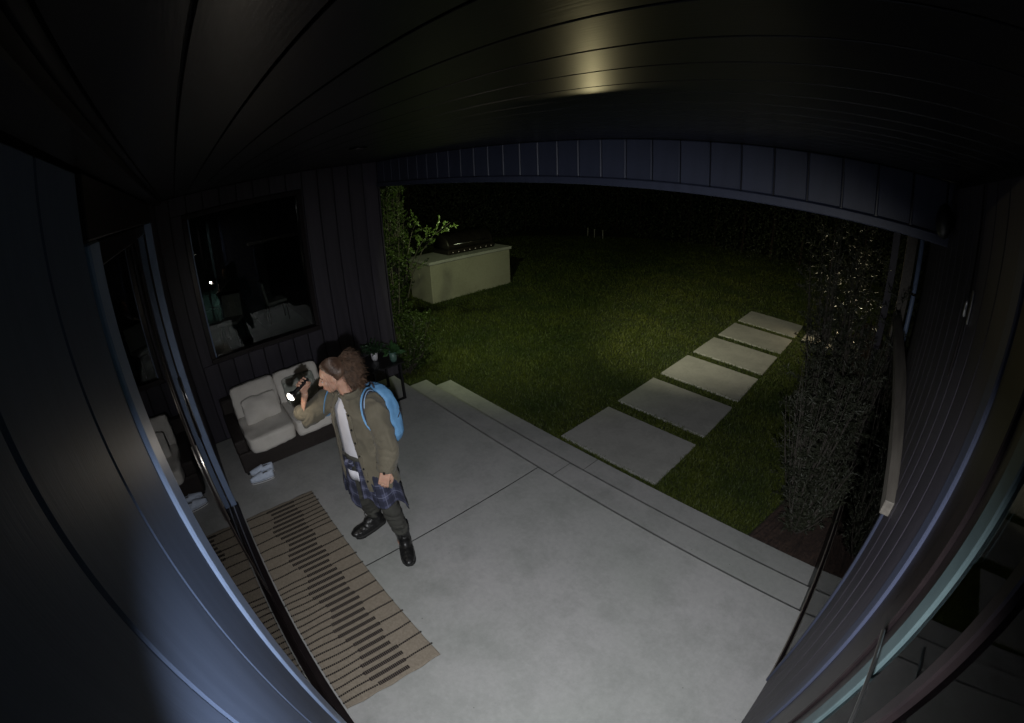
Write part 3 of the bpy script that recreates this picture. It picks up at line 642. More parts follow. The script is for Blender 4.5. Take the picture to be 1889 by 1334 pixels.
# ------------------------------------------------------------------ shrubs and hedges
M_bark = mat('grey_bark', (.08, .07, .06), .9, (.05, .043, .036), 30, 5, .4, 80)
M_olive = leaf_mat('olive_leaf', (.062, .068, .044), (.032, .037, .024), .45, .2)
M_pitt = leaf_mat('light_green_leaf', (.055, .085, .020), (.03, .05, .012), .4, .3)
M_hedge = leaf_mat('dark_hedge_leaf', (.06, .075, .032), (.03, .04, .018), .6, .15)
def shrub(name, base, h, r, n_br, n_leaf, ll, lw_, mt, label, lean=(0, 0), prof=lambda t: 1, cat='shrub', group='garden shrubs', seed=0, extra=(), z0=.12):
    rg = np.random.default_rng(seed); rd_ = random.Random(seed); base = Vector(base); e = empty(name, base, label=label, cat=cat, group=group)
    a = MB(); P, D = [], []
    brs = []
    for k in range(n_br):
        t = rd_.random()*6.283; rr_ = r*math.sqrt(rd_.random()); hh = h*rd_.uniform(.55, 1.0); tt = hh/h
        tip = base+Vector((math.cos(t)*rr_*prof(tt)+lean[0]*tt, math.sin(t)*rr_*prof(tt)+lean[1]*tt, hh))
        st = base+Vector((math.cos(t)*.06*rd_.random(), math.sin(t)*.06*rd_.random(), 0)); midp = st.lerp(tip, .5)+Vector((math.cos(t)*r*.25, math.sin(t)*r*.25, 0))*rd_.uniform(.1, 1.1)
        brs.append((st, midp, tip))
    for (s0, m0, t0) in extra: brs.append((Vector(s0), Vector(m0), Vector(t0)))
    for i, (s0, m0, t0) in enumerate(brs):
        q = [s0*(1-u)**2+m0*2*u*(1-u)+t0*u*u for u in (0, .25, .5, .75, 1)]; a.tube(q, (.011, .009, .007, .004, .0015), 5)
    a.build('stem', M_bark, e, kind='stuff')
    nb = len(brs); per = n_leaf//nb
    for (s0, m0, t0) in brs:
        s0, m0, t0 = map(np.array, (s0, m0, t0))
        # sub-twigs
        nt_ = 14; u0 = rg.uniform(z0, 1, nt_)
        q0 = s0*(1-u0[:, None])**2+m0*2*(u0*(1-u0))[:, None]+t0*(u0**2)[:, None]; tw = rg.normal(size=(nt_, 3)); tw[:, 2] = np.abs(tw[:, 2])*.6+.3; tw /= np.linalg.norm(tw, axis=1, keepdims=True); tl = rg.uniform(.10, .34, nt_)*min(1, r*1.6)
        idx = rg.integers(0, nt_, per); f = rg.random(per)**.7
        p = q0[idx]+tw[idx]*(tl[idx]*f)[:, None]; P.append(p); D.append(tw[idx]+rg.normal(0, .55, (per, 3)))
    P = np.concatenate(P); D = np.concatenate(D); n = len(P); P[:, 2] = np.maximum(P[:, 2], base.z+.02)
    V, F = leaves_np(P, D, rg.uniform(.6, 1.25, n)*ll, rg.uniform(.7, 1.2, n)*lw_, rg); link('foliage', mesh_np('foliage', V-np.array(base), F, mt), e, kind='stuff')
    return e
shrub('leafy_shrub', (-7.35, 3.6, GZ), 3.1, .62, 110, 62000, .040, .018, M_pitt, 'tall bright green shrub at the outer corner of the window wall', seed=3, prof=lambda t: 1.15-.55*t, extra=[((-6.9, 3.7, .6), (-6.3, 3.65, 1.7), (-5.25, 3.6, 2.05)), ((-6.9, 3.7, .9), (-6.2, 3.6, 1.7), (-5.75, 3.55, 1.85)), ((-6.9, 3.7, .9), (-6.5, 3.6, 1.8), (-6.2, 3.6, 2.0))])
shrub('leafy_shrub', (-6.0, 3.05, GZ), 1.0, .5, 30, 12000, .036, .016, M_pitt, 'low green shrub at the foot of the window wall corner', seed=5)
shrub('olive_shrub', (-.22, 4.15, GZ), 1.75, .52, 48, 10500, .058, .0105, M_olive, 'wispy grey olive shrub nearest the patio step', seed=8, z0=.05, prof=lambda t: 1.1-.3*t)
shrub('olive_shrub', (-.45, 5.6, GZ), 3.05, .55, 60, 17000, .055, .011, M_olive, 'tall olive shrub with its top lit warm from behind', seed=9, prof=lambda t: .95)
shrub('olive_shrub', (.02, 4.85, GZ), 2.3, .36, 30, 7000, .055, .010, M_olive, 'upright olive shrub tight against the glazed bay', seed=12)
shrub('olive_shrub', (-.05, 3.75, GZ), 1.0, .36, 30, 6000, .05, .009, M_olive, 'low sparse olive shrub growing over the step end', seed=14, z0=.05)
def hedge(name, x0, x1, y0, y1, h, n, label, seed, ll=.11):
    rg = np.random.default_rng(seed); e = empty(name, ((x0+x1)/2, (y0+y1)/2, GZ), label=label, cat='hedge', group='dark hedges round the lawn')
    base = np.array(e.location)
    P = np.stack([rg.uniform(x0, x1, n), rg.uniform(y0, y1, n), GZ+h*rg.random(n)], 1)
    bump = .35*np.sin(P[:, 0]*1.3+seed)*np.sin(P[:, 2]*1.9)+.3*np.sin(P[:, 1]*1.1+P[:, 2]*1.2); P[:, 1] += bump*(abs(x1-x0) > abs(y1-y0)); P[:, 0] += bump*(abs(x1-x0) <= abs(y1-y0))
    V, F = leaves_np(P, rg.normal(size=(n, 3))+np.array([0, 0, .5]), rg.uniform(.6, 1.3, n)*ll, rg.uniform(.4, .7, n)*ll, rg); link('foliage', mesh_np('foliage', V-base, F, M_hedge), e, kind='stuff')
    if abs(x1-x0) > abs(y1-y0): xs = np.arange(x0+.5, x1, 1.3); pts = [(q, (y0+y1)/2+.2) for q in xs]
    else: pts = [((x0+x1)/2-.2, q) for q in np.arange(y0+.5, y1, 1.3)]
    for (px, py) in pts: a = MB(); a.tube([(px, py, GZ), (px+.1, py+.1, GZ+h*.9)], (.05, .02), 6); a.build('trunk', M_soil, e)
hedge('hedge', -17, 5, 17.2, 19.0, 6.0, 60000, 'tall dark hedge across the far end of the lawn', 21)
hedge('hedge', -16.8, -15.0, 2.0, 17, 5.5, 42000, 'tall dark hedge behind the outdoor counter', 22)
hedge('hedge', .6, 2.0, 5.6, 17, 4.5, 24000, 'tall dark hedge past the house wing at the right', 23)
# ------------------------------------------------------------------ the person
PB = Vector((-2.62, .87, 0))
person = empty('person', PB, label='person in olive jacket and black boots peering along a raised flashlight', cat='person')
M_skin = mat('skin', (.50, .30, .22), .5, (.44, .25, .18), 30, 4, .08, 200, sss=.08)
M_lip = mat('lip', (.36, .13, .11), .4); M_eye = mat('eye', (.03, .02, .015), .15); M_eyew = mat('eye_white', (.6, .58, .55), .3)
M_hair = mat('brown_hair', (.055, .030, .020), .38, (.15, .095, .065), 14, 4, stretch=(1, 1, 1)); M_hair2 = mat('auburn_ponytail', (.14, .083, .053), .5, (.045, .027, .018), 38, 4)
M_jack = mat('olive_cotton', (.125, .110, .078), .85, (.100, .088, .062), 9, 6, .25, 350, sheen=.1)
M_tee = mat('white_jersey', (.66, .66, .72), .85, (.60, .60, .66), 10, 4, .1, 200)
M_trou = mat('dark_olive_trousers', (.050, .050, .043), .85, (.038, .038, .033), 9, 6, .25, 300)
M_boot = mat('black_leather', (.007, .007, .008), .42, (.012, .012, .012), 15, 4, .1, 60); M_sole = mat('black_rubber', (.012, .012, .012), .7)
def plaid_mat():
    M = bpy.data.materials.new('navy_plaid'); M.use_nodes = True; nt = M.node_tree; b = nt.nodes['Principled BSDF']; b.inputs['Roughness'].default_value = .9
    tc = nt.nodes.new('ShaderNodeUVMap'); sep = nt.nodes.new('ShaderNodeSeparateXYZ'); nt.links.new(tc.outputs['UV'], sep.inputs[0])
    def band(src, freq, lo, off=0):
        a = nt.nodes.new('ShaderNodeMath'); a.operation = 'MULTIPLY_ADD'; a.inputs[1].default_value = freq; a.inputs[2].default_value = off; nt.links.new(src, a.inputs[0])
        f = nt.nodes.new('ShaderNodeMath'); f.operation = 'FRACT'; nt.links.new(a.outputs[0], f.inputs[0])
        g = nt.nodes.new('ShaderNodeMath'); g.operation = 'LESS_THAN'; g.inputs[1].default_value = lo; nt.links.new(f.outputs[0], g.inputs[0]); return g.outputs[0]
    def mix(a, col, fac, k):
        mu = nt.nodes.new('ShaderNodeMath'); mu.operation = 'MULTIPLY'; mu.inputs[1].default_value = k; nt.links.new(fac, mu.inputs[0])
        mx = nt.nodes.new('ShaderNodeMix'); mx.data_type = 'RGBA'; nt.links.new(mu.outputs[0], mx.inputs['Factor']); mx.inputs['B'].default_value = (*col, 1)
        if isinstance(a, tuple): mx.inputs['A'].default_value = (*a, 1)
        else: nt.links.new(a, mx.inputs['A'])
        return mx.outputs['Result']
    c = mix((.055, .060, .11), (.012, .014, .030), band(sep.outputs['X'], 11, .45), .75); c = mix(c, (.012, .014, .030), band(sep.outputs['Y'], 11, .45), .75)
    c = mix(c, (.16, .17, .25), band(sep.outputs['X'], 11, .06, .3), .6); c = mix(c, (.16, .17, .25), band(sep.outputs['Y'], 11, .06, .3), .6)
    nt.links.new(c, b.inputs['Base Color']); return M
M_plaid = plaid_mat()

# joints (metres, world)
NECK = Vector((-2.602, .842, 1.445)); HEAD = Vector((-2.632, .775, 1.592))
LS, RS = Vector((-2.420, .935, 1.390)), Vector((-2.775, .805, 1.372))
LE, LW_ = Vector((-2.325, .945, 1.125)), Vector((-2.305, .885, .955))
RE, RW_ = Vector((-2.880, .550, 1.262)), Vector((-2.785, .592, 1.462))
LHp, RHp = Vector((-2.51, .885, .90)), Vector((-2.70, .865, .89))
LK, LA = Vector((-2.455, .900, .505)), Vector((-2.497, .965, .10))
RK, RA = Vector((-2.775, .800, .485)), Vector((-2.852, .895, .10))
HF = Vector((-.34, -.92, -.20)).normalized(); HS = Vector((.93, -.34, 0)); HS = (HS-HF*HS.dot(HF)).normalized(); HU = HF.cross(HS).normalized()
HK = .93
def hl(f, s_, u): return HEAD+(HF*f+HS*s_+HU*u)*HK
HA = (HF*HK, HS*HK, HU*HK)
body = MB()
body.ell(hl(-.012, 0, .030), (.095, .074, .088), HA, 24, 16); body.ell(hl(.030, 0, -.030), (.062, .053, .080), HA, 20, 14); body.ell(hl(.048, 0, -.088), (.032, .030, .028), HA)
body.ell(hl(.062, 0, .028), (.026, .048, .040), HA); body.ell(hl(.055, 0, -.06), (.040, .036, .034), HA)
body.tube([hl(.080, 0, .018), hl(.098, 0, -.008), hl(.108, 0, -.028)], (.009, .011, .013), 10, round_caps=True); body.ell(hl(.096, .010, -.031), (.011, .010, .009), HA); body.ell(hl(.096, -.010, -.031), (.011, .010, .009), HA)
for sg in (1, -1):
    body.ell(hl(.074, sg*.030, .012), (.012, .024, .009), HA); body.ell(hl(.060, sg*.036, -.022), (.024, .022, .024), HA)
    body.ell(hl(-.008, sg*.073, -.012), (.019, .009, .030), HA); body.ell(hl(-.004, sg*.077, -.034), (.009, .007, .010), HA)
body.tube([hl(-.03, 0, -.04), hl(-.035, 0, -.10), NECK, NECK+Vector((0, .012, -.05))], (.045, .043, .047, .066), 14)
body.tube([(-2.605, .865, .86), (-2.605, .868, 1.0), (-2.602, .868, 1.15), (-2.602, .862, 1.30), (-2.602, .856, 1.38)], (.12, .10, .10, .105, .085), 18)
body.tube([RS+Vector((.05, 0, -.03)), NECK+Vector((0, .01, -.07)), LS+Vector((-.05, 0, -.03))], (.04, .05, .04), 12, round_caps=True)
body.tube([RS+Vector((.02, 0, -.02)), RE, RW_], (.04, .038, .026), 12, round_caps=True); body.tube([LS+Vector((-.02, 0, -.02)), LE, LW_], (.04, .037, .026), 12, round_caps=True)
body.tube([LHp, LK, LA], (.085, .055, .036), 12, round_caps=True); body.tube([RHp, RK, RA], (.085, .055, .036), 12, round_caps=True)
body.ell(LA+Vector((.06, -.03, -.045)), (.11, .04, .035)); body.ell(RA+Vector((0, -.07, -.045)), (.04, .11, .035))
# left hand, hanging, relaxed curl (fingers towards -z, back of the hand to the camera)
ld = Vector((-.10, -.33, -.94)).normalized(); lb = Vector((.75, -.60, .1)); lb = (lb-ld*lb.dot(ld)).normalized(); lsx = ld.cross(lb).normalized()  # lb: back of hand normal, lsx: across knuckles
def LH(a_, b_, c_): return LW_+ld*a_+lsx*b_+lb*c_
body.obox(LH(.052, 0, 0), ld*.046, lsx*.037, lb*.013)
for i, (off, ln) in enumerate(((-.030, .066), (-.010, .074), (.010, .070), (.029, .054))):
    p0 = LH(.090, off, .002); p1 = LH(.090+ln*.42, off*1.06, .003); p2 = LH(.090+ln*.74, off*1.03, -.017); p3 = LH(.090+ln*.86, off, -.036)
    body.tube([LH(.06, off*.95, .002), p0, p1, p2, p3], (.009, .0095, .0088, .008, .007), 10, round_caps=True)
body.tube([LH(.018, -.030, -.004), LH(.050, -.050, -.012), LH(.082, -.052, -.020), LH(.104, -.046, -.026)], (.013, .012, .010, .008), 10, round_caps=True)
# right hand, closed round the flashlight
FB = Vector((-2.731, .484, 1.508)); fd = Vector((.25, -.90, -.35)).normalized(); FA = FB-fd*.172
gc = FA+fd*.055                                      # grip centre on the torch axis
gu = (RW_-gc); gu = (gu-fd*gu.dot(fd)).normalized()  # from the torch towards the wrist
gs = fd.cross(gu).normalized()
body.tube([RW_, RW_.lerp(gc+gu*.03, .55), gc+gu*.040], (.026, .028, .026), 12, flat=(fd, .62))
body.obox(gc+gu*.036-gs*.002, fd*.040, gs*.016, gu*.026)
toC = 1 if gs.dot(Vector((.747, -.664, 0))) > 0 else -1
for i, off in enumerate((-.033, -.011, .011, .031)):
    k = (1.0, 1.08, 1.04, .92)[i]; pts = []
    for t in (0, 50, 100, 150, 200):
        a_ = R(t); rr_ = .0285; pts.append(gc+fd*off+gu*math.cos(a_)*rr_*k+gs*(-toC)*math.sin(a_)*rr_)
    body.tube(pts, (.0095, .0095, .009, .0085, .007), 10, round_caps=True)
body.tube([gc+gu*.034-fd*.030+gs*toC*.012, gc+gu*.008-fd*.040+gs*toC*.028, gc-gu*.016-fd*.024+gs*toC*.030], (.012, .011, .009), 10, round_caps=True)
bme = remesh(body, .0042, 4, .5); place('body', bme, M_skin, person)
a = MB(); a.ell(hl(.089, 0, -.058), (.010, .021, .0055), HA, 14, 8); a.ell(hl(.087, 0, -.068), (.011, .018, .0065), HA, 14, 8); a.build('lips', M_lip, person, True)
for sg in (1, -1):
    a = MB(); a.ell(hl(.077, sg*.031, -.002), (.010, .014, .006), HA, 12, 8); eo = a.build('eye', M_eyew, person, True)
    a = MB(); a.ell(hl(.085, sg*.031, -.002), (.004, .0055, .0055), HA, 10, 6); a.build('iris', M_eye, eo, True)
    a = MB(); a.tube([hl(.087, sg*.012, .022), hl(.083, sg*.032, .028), hl(.066, sg*.050, .022)], (.003, .0042, .002), 6); a.build('eyebrow', M_hair, person, True)
    a = MB(); a.tube([hl(.089, sg*.019, .004), hl(.088, sg*.031, .0065), hl(.078, sg*.044, .001)], .0022, 5); a.build('eyelid', M_hair, person, True)

# hair: close cap of swept strands plus a bushy ponytail
rh = random.Random(4); a = MB(); rs = []
C0 = hl(-.016, 0, .034); KNOT = hl(-.088, 0, .080)
def cap_pt(th, ph, k):
    k *= HK; return C0+HF*(.099*k*math.cos(th))+HS*(.079*k*math.sin(th)*math.cos(ph))+HU*(.092*k*math.sin(th)*math.sin(ph))
# th: 0 = forehead, pi = back of head; ph: 0 = left ear side, pi/2 = crown, pi = right ear side
for i in range(15):
    ph = -.55+(math.pi+1.1)*i/14
    th0 = 1.50-.74*math.sin(ph) if ph > 0 and ph < math.pi else 1.50+.5*abs(math.sin(ph))
    rs.append([cap_pt(th0+(math.pi-th0)*j/14, ph, 1.02) for j in range(15)])
hair = a.rings(rs, caps=False, closed=False).build('hair', M_hair, person, True); md = hair.modifiers.new('s', 'SOLIDIFY'); md.thickness = .006
a = MB()
for k in range(420):
    ph = rh.uniform(-.6, math.pi+.6); th0 = (1.48-.74*math.sin(ph) if 0 < ph < math.pi else 1.48+.5*abs(math.sin(ph)))+rh.uniform(-.06, .06); w_ = rh.uniform(1.03, 1.065); pts = []
    tgt_th, tgt_ph = 2.7, math.pi/2
    for j in range(7):
        u_ = j/6; th = th0+(tgt_th-th0)*u_; p_ = ph+(tgt_ph-ph)*(u_**1.6)*.9+.03*math.sin(j*2+k); pts.append(cap_pt(th, p_, w_+.01*math.sin(k+j)))
    pts.append(KNOT+Vector((rh.gauss(0, .006), rh.gauss(0, .006), rh.gauss(0, .006)))); a.tube(pts, (.0009, .0017, .002, .002, .002, .0018, .0016, .001), 4)
for k in range(2):   # loose wisps by the temple and cheek
    p = hl(.055+rh.uniform(-.02, .015), .062, .03+rh.uniform(-.02, .03)); pts = [p]
    for j in range(5): p = p+HU*-.024+HF*rh.uniform(-.012, .006)+HS*rh.uniform(-.003, .006); pts.append(p)
    a.tube(pts, (.0006, .0007, .0007, .0006, .0005, .0003), 4)
a.build('strand', M_hair, hair, True, kind='stuff')
PD = (-HF*.75+Vector((0, 0, -.62))).normalized(); a = MB(); PC = KNOT+PD*.085
for k in range(3000):
    d = Vector((rh.gauss(0, 1), rh.gauss(0, 1), rh.gauss(0, 1))).normalized(); u_ = rh.random()**.45*(1.0 if rh.random() < .85 else 1.22)
    tip = PC+Vector((d.x*.072, d.y*.072, d.z*.160))*u_+Vector((.014, .018, -.060)); mid = KNOT.lerp(tip, .45)+Vector((rh.gauss(0, .018), rh.gauss(0, .018), .035+rh.gauss(0, .018))); fr_ = rh.uniform(.006, .020); pts = []
    pz = rh.random()*6.28
    for j in range(9):
        u_ = j/8; q = KNOT*(1-u_)**2+mid*2*u_*(1-u_)+tip*u_*u_; pts.append(q+Vector((math.sin(j*1.9+pz), math.cos(j*2.3+pz), math.sin(j*2.7+pz*2)))*fr_*u_)
    a.tube(pts, (.0015, .0017, .0017, .0016, .0015, .0014, .0012, .0009, .0005), 3)
a.build('ponytail', M_hair2, person, True, kind='stuff')
a = MB(); a.tube([KNOT-HF*.004, KNOT+PD*.018], .016, 12); a.build('hair_tie', M_black, person, True)

# clothes -----------------------------------------------------------------
TF = Vector((.30, -.954, 0)); TL = Vector((.954, .30, 0))
def tsec(z):
    tab = ((.70, .236, .176, .880), (.80, .230, .170, .876), (.95, .216, .156, .872), (1.10, .206, .147, .868), (1.25, .206, .143, .863), (1.34, .200, .133, .860), (1.395, .165, .115, .854), (1.43, .108, .088, .846), (1.475, .082, .078, .838))
    for (z0, a0, b0, y0), (z1, a1, b1, y1) in zip(tab, tab[1:]):
        if z <= z1 or z1 == 1.475:
            u_ = min(1, max(0, (z-z0)/(z1-z0))); return Vector((-2.604, y0+(y1-y0)*u_, z)), a0+(a1-a0)*u_, b0+(b1-b0)*u_
def tp(z, ph, k=0.0):
    c, a_, b_ = tsec(z); return c+TF*((b_+k)*math.cos(ph))+TL*((a_+k)*math.sin(ph))
def wr(p, f, am, s_=0): return am*noise.noise(Vector((p.x*f+s_, p.y*f, p.z*f*.45)))
a = MB(); a.rings([[tp(z, 2*math.pi*k/28, -.026) for k in range(28)] for z in (.88, .95, 1.05, 1.15, 1.25, 1.33, 1.38, 1.41, 1.435)], caps=False)
tee = a.build('t_shirt', M_tee, person, True); md = tee.modifiers.new('s', 'SOLIDIFY'); md.thickness = .004
displace(tee.data, lambda p: wr(p, 18, .006)); md = tee.modifiers.new('b', 'SUBSURF'); md.levels = md.render_levels = 1
def shell(mb, zs, op, nseg=40, th=.012, hem=lambda ph: 0):
    """open-fronted shell; op(z) -> (left edge angle, right edge angle)"""
    outr, innr = [], []
    for z in zs:
        l, r_ = op(z); ph = [l+(2*math.pi-r_-l)*k/nseg for k in range(nseg+1)]
        zz = [z+hem(p)*max(0, 1-(z-zs[0])/.25) for p in ph]
        fl = [.014*math.sin(p*5+z*4)*max(0, 1.2-z) for p in ph]
        outr.append([tp(q, p, f) for q, p, f in zip(zz, ph, fl)]); innr.append([tp(q, p, f-th) for q, p, f in zip(zz, ph, fl)])
    mb.rings([o_+i_[::-1] for o_, i_ in zip(outr, innr)])
jk = MB()
op = lambda z: (R(24+max(0, 1.2-z)*16-max(0, z-1.36)*60), R(20+max(0, 1.25-z)*25-max(0, z-1.36)*60))
jk.tube([RS+Vector((0, .01, -.005)), Vector((-2.701, 0.847, 1.405)), Vector((-2.615, 0.899, 1.425)), Vector((-2.519, 0.928, 1.41)), LS+Vector((0, .005, -.005))], (.075, .062, .050, .062, .078), 14, round_caps=True)
shell(jk, (.72, .80, .9, .98, 1.06, 1.14, 1.22, 1.28, 1.33, 1.365, 1.395, 1.42, 1.445, 1.475), op, hem=lambda ph: -.06*math.cos(ph)*0+.025*math.sin(ph*2))
jk.tube([RS+Vector((.05, 0, .0)), RS+Vector((-.01, -.02, 0)), RS.lerp(RE, .5)+Vector((-.005, 0, -.012)), RE+Vector((0, -.01, -.018)), RE.lerp(RW_, .16)], (.084, .086, .079, .077, .063), 16, round_caps=True)
jk.tube([LS+Vector((-.05, 0, .0)), LS+Vector((.01, .0, -.005)), LS.lerp(LE, .5)+Vector((.012, 0, 0)), LE, LE.lerp(LW_, .55), LE.lerp(LW_, .97)], (.084, .086, .078, .074, .067, .060), 16)
jme = remesh(jk, .0075, 5, .5)
def jw(p):
    de = min((p-RE).length, (p-LE).length); fold = max(0, 1-de/.16)
    q = noise.noise(Vector((p.x*9, p.y*9, p.z*5+3)))
    return wr(p, 9, .012)+.010*(1-abs(q)*4 if abs(q) < .25 else 0)-.003+wr(p, 28, .003, 7)+fold*.010*abs(math.sin(p.z*60+noise.noise(p*9)*6))-.004*fold
displace(jme, jw); jacket = place('jacket', jme, M_jack, person)
a = MB(); cuff = [LE.lerp(LW_, .72), LE.lerp(LW_, .99)]; a.tube(cuff, (.069, .063), 16); cf = a.build('cuff', M_jack, jacket, True, bevel=.004)
a = MB(); a.tube([LE.lerp(LW_, .84)+Vector((.052, -.045, 0)), LE.lerp(LW_, .84)+Vector((.062, -.052, 0))], .008, 10); a.build('button', M_black, jacket)
for k in range(6):
    z = 1.36-.105*k; p = tp(z, op(z)[0]+.09, .006); n_ = (p-tp(z, op(z)[0]+.09, -.03)).normalized(); a = MB(); a.tube([p, p+n_*.005], .0075, 10); a.build('button', M_black, jacket)
a = MB(); a.tube([RE.lerp(RW_, .10), RE.lerp(RW_, .26)], (.070, .064), 16); a.build('cuff', M_jack, jacket, True, bevel=.004)
a = MB(); a.tube([RE.lerp(RW_, .255), RE.lerp(RW_, .264)], .056, 16); a.build('cuff_hollow', M_black, jacket)  # black disc gives the sleeve end its inner shade
a = MB(); rows = [[tp(z, R(66)+R(30)*k/6, .013) for k in range(7)] for z in (1.05, .97, .89)]; o = a.rings(rows, caps=False, closed=False).build('pocket', M_jack, jacket, True); md = o.modifiers.new('s', 'SOLIDIFY'); md.thickness = .005
a = MB(); rows = [[tp(z, R(65)+R(32)*k/6, .020) for k in range(7)] for z in (1.065, 1.03)]; o = a.rings(rows, caps=False, closed=False).build('pocket_flap', M_jack, jacket, True); md = o.modifiers.new('s', 'SOLIDIFY'); md.thickness = .005
for sg in (0, 1):
    rows = [[tp(z, (op(z)[0]+.01+.16*k/3) if sg == 0 else -(op(z)[1]+.01+.14*k/3), .007+.014*math.sin((op(z)[0])*5+z*4)*max(0, 1.2-z)*.5) for k in range(4)] for z in [.74+.045*i for i in range(15)]]
    a = MB(); o = a.rings(rows, caps=False, closed=False).build('placket', M_jack, jacket, True); md = o.modifiers.new('s', 'SOLIDIFY'); md.thickness = .004
a = MB(); a.rings([[tp(z, R(40)+R(300)*k/24, .004+.010*(z-1.44)/.05) for k in range(25)] for z in (1.445, 1.47, 1.495)], caps=False, closed=False); o = a.build('collar', M_jack, jacket, True); md = o.modifiers.new('s', 'SOLIDIFY'); md.thickness = .006
# flannel shirt knotted round the waist
def cloth_sheet(name, rows, parent, uvs, mt=M_plaid, th=.004, sub=1):
    n = len(rows[0]); a = MB(); a.rings(rows, caps=False, closed=False); me = a.mesh(name, org(parent)); uv = me.uv_layers.new(name='UVMap')
    for p in me.polygons:
        for li in p.loop_indices: i = me.loops[li].vertex_index; uv.data[li].uv = uvs(i//n, i % n)
    for p in me.polygons: p.use_smooth = True
    o = link(name, me, parent, mat=mt); md = o.modifiers.new('s', 'SOLIDIFY'); md.thickness = th; md = o.modifiers.new('b', 'SUBSURF'); md.levels = md.render_levels = sub; return o
def skirt(ph0, ph1, z0, hem, nr=9, nc=26, flare=.06, seed=0):
    rows = []
    for i in range(nr):
        t = i/(nr-1); row = []
        for j in range(nc):
            s_ = j/(nc-1); ph = ph0+(ph1-ph0)*s_; z = z0+(hem(s_)-z0)*t; c = Vector((-2.606, .872, z)); fold = .018*math.sin(j*1.25+seed)*t+.01*math.sin(j*2.6+seed*2)*t
            row.append(c+TF*((.150+flare*t+fold)*math.cos(ph))+TL*((.195+flare*t+fold)*math.sin(ph)))
        rows.append(row)
    return rows
plaid = cloth_sheet('flannel_shirt', skirt(R(48), R(312), .965, lambda s_: .60-.20*math.exp(-((s_-.30)/.12)**2)+.04*math.sin(s_*11)-.03*math.sin(s_*23)), person, lambda i, j: (j*.042, i*.042))
for ph0, ph1, zb, sd_ in ((R(-42), R(2), .56, 2), (R(14), R(50), .63, 5)):
    cloth_sheet('sleeve', skirt(ph0, ph1, .985, lambda s_, zb=zb: zb+.05*math.sin(s_*5), 9, 9, .03, sd_), plaid, lambda i, j: (j*.03, i*.045))
a = MB(); a.ell(Vector((-2.606, .872, .960))+TF*.160+TL*.02, (.04, .022, .026)); a.ell(Vector((-2.606, .872, .945))+TF*.165-TL*.02, (.03, .022, .035)); km = remesh(a, .006, 3); displace(km, lambda p: wr(p, 40, .006)); 
ku = km.uv_layers.new(name='UVMap')
for p in km.polygons:
    for li in p.loop_indices: co = km.vertices[km.loops[li].vertex_index].co; ku.data[li].uv = (co.x, co.z)
place('knot', km, M_plaid, plaid)
# white hem peeking out
a = MB(); a.rings([[tp(z, R(-8)+R(26)*k/6, .006+.004*math.sin(k)) for k in range(7)] for z in (.90, .86, .82)], caps=False, closed=False); o = a.build('shirt_hem', M_tee, tee, True); md = o.modifiers.new('s', 'SOLIDIFY'); md.thickness = .003
# trousers
tr = MB()
tr.tube([(-2.606, .872, 1.0), (-2.606, .873, .93), (-2.606, .873, .85)], (.145, .158, .15), 20); tr.ell((-2.606, .873, .86), (.175, .135, .12))
for hp, kn, an in ((LHp, LK, LA), (RHp, RK, RA)):
    an2 = an+Vector((0, 0, .05)); tr.tube([hp, hp.lerp(kn, .5), kn, kn.lerp(an2, .45), kn.lerp(an2, .8), an2], (.104, .088, .073, .069, .062, .052), 18)
tme = remesh(tr, .0075, 5)
def tw_(p):
    k = max(0, 1-min((p-LK).length, (p-RK).length)/.17); an = max(0, 1-abs(p.z-.2)/.14)
    return wr(p, 12, .007)+wr(p, 30, .003, 4)+k*.009*math.sin(p.z*65+noise.noise(p*8)*5)+an*.010*math.sin(p.z*95+noise.noise(p*12)*4)
displace(tme, tw_); place('trousers', tme, M_trou, person)
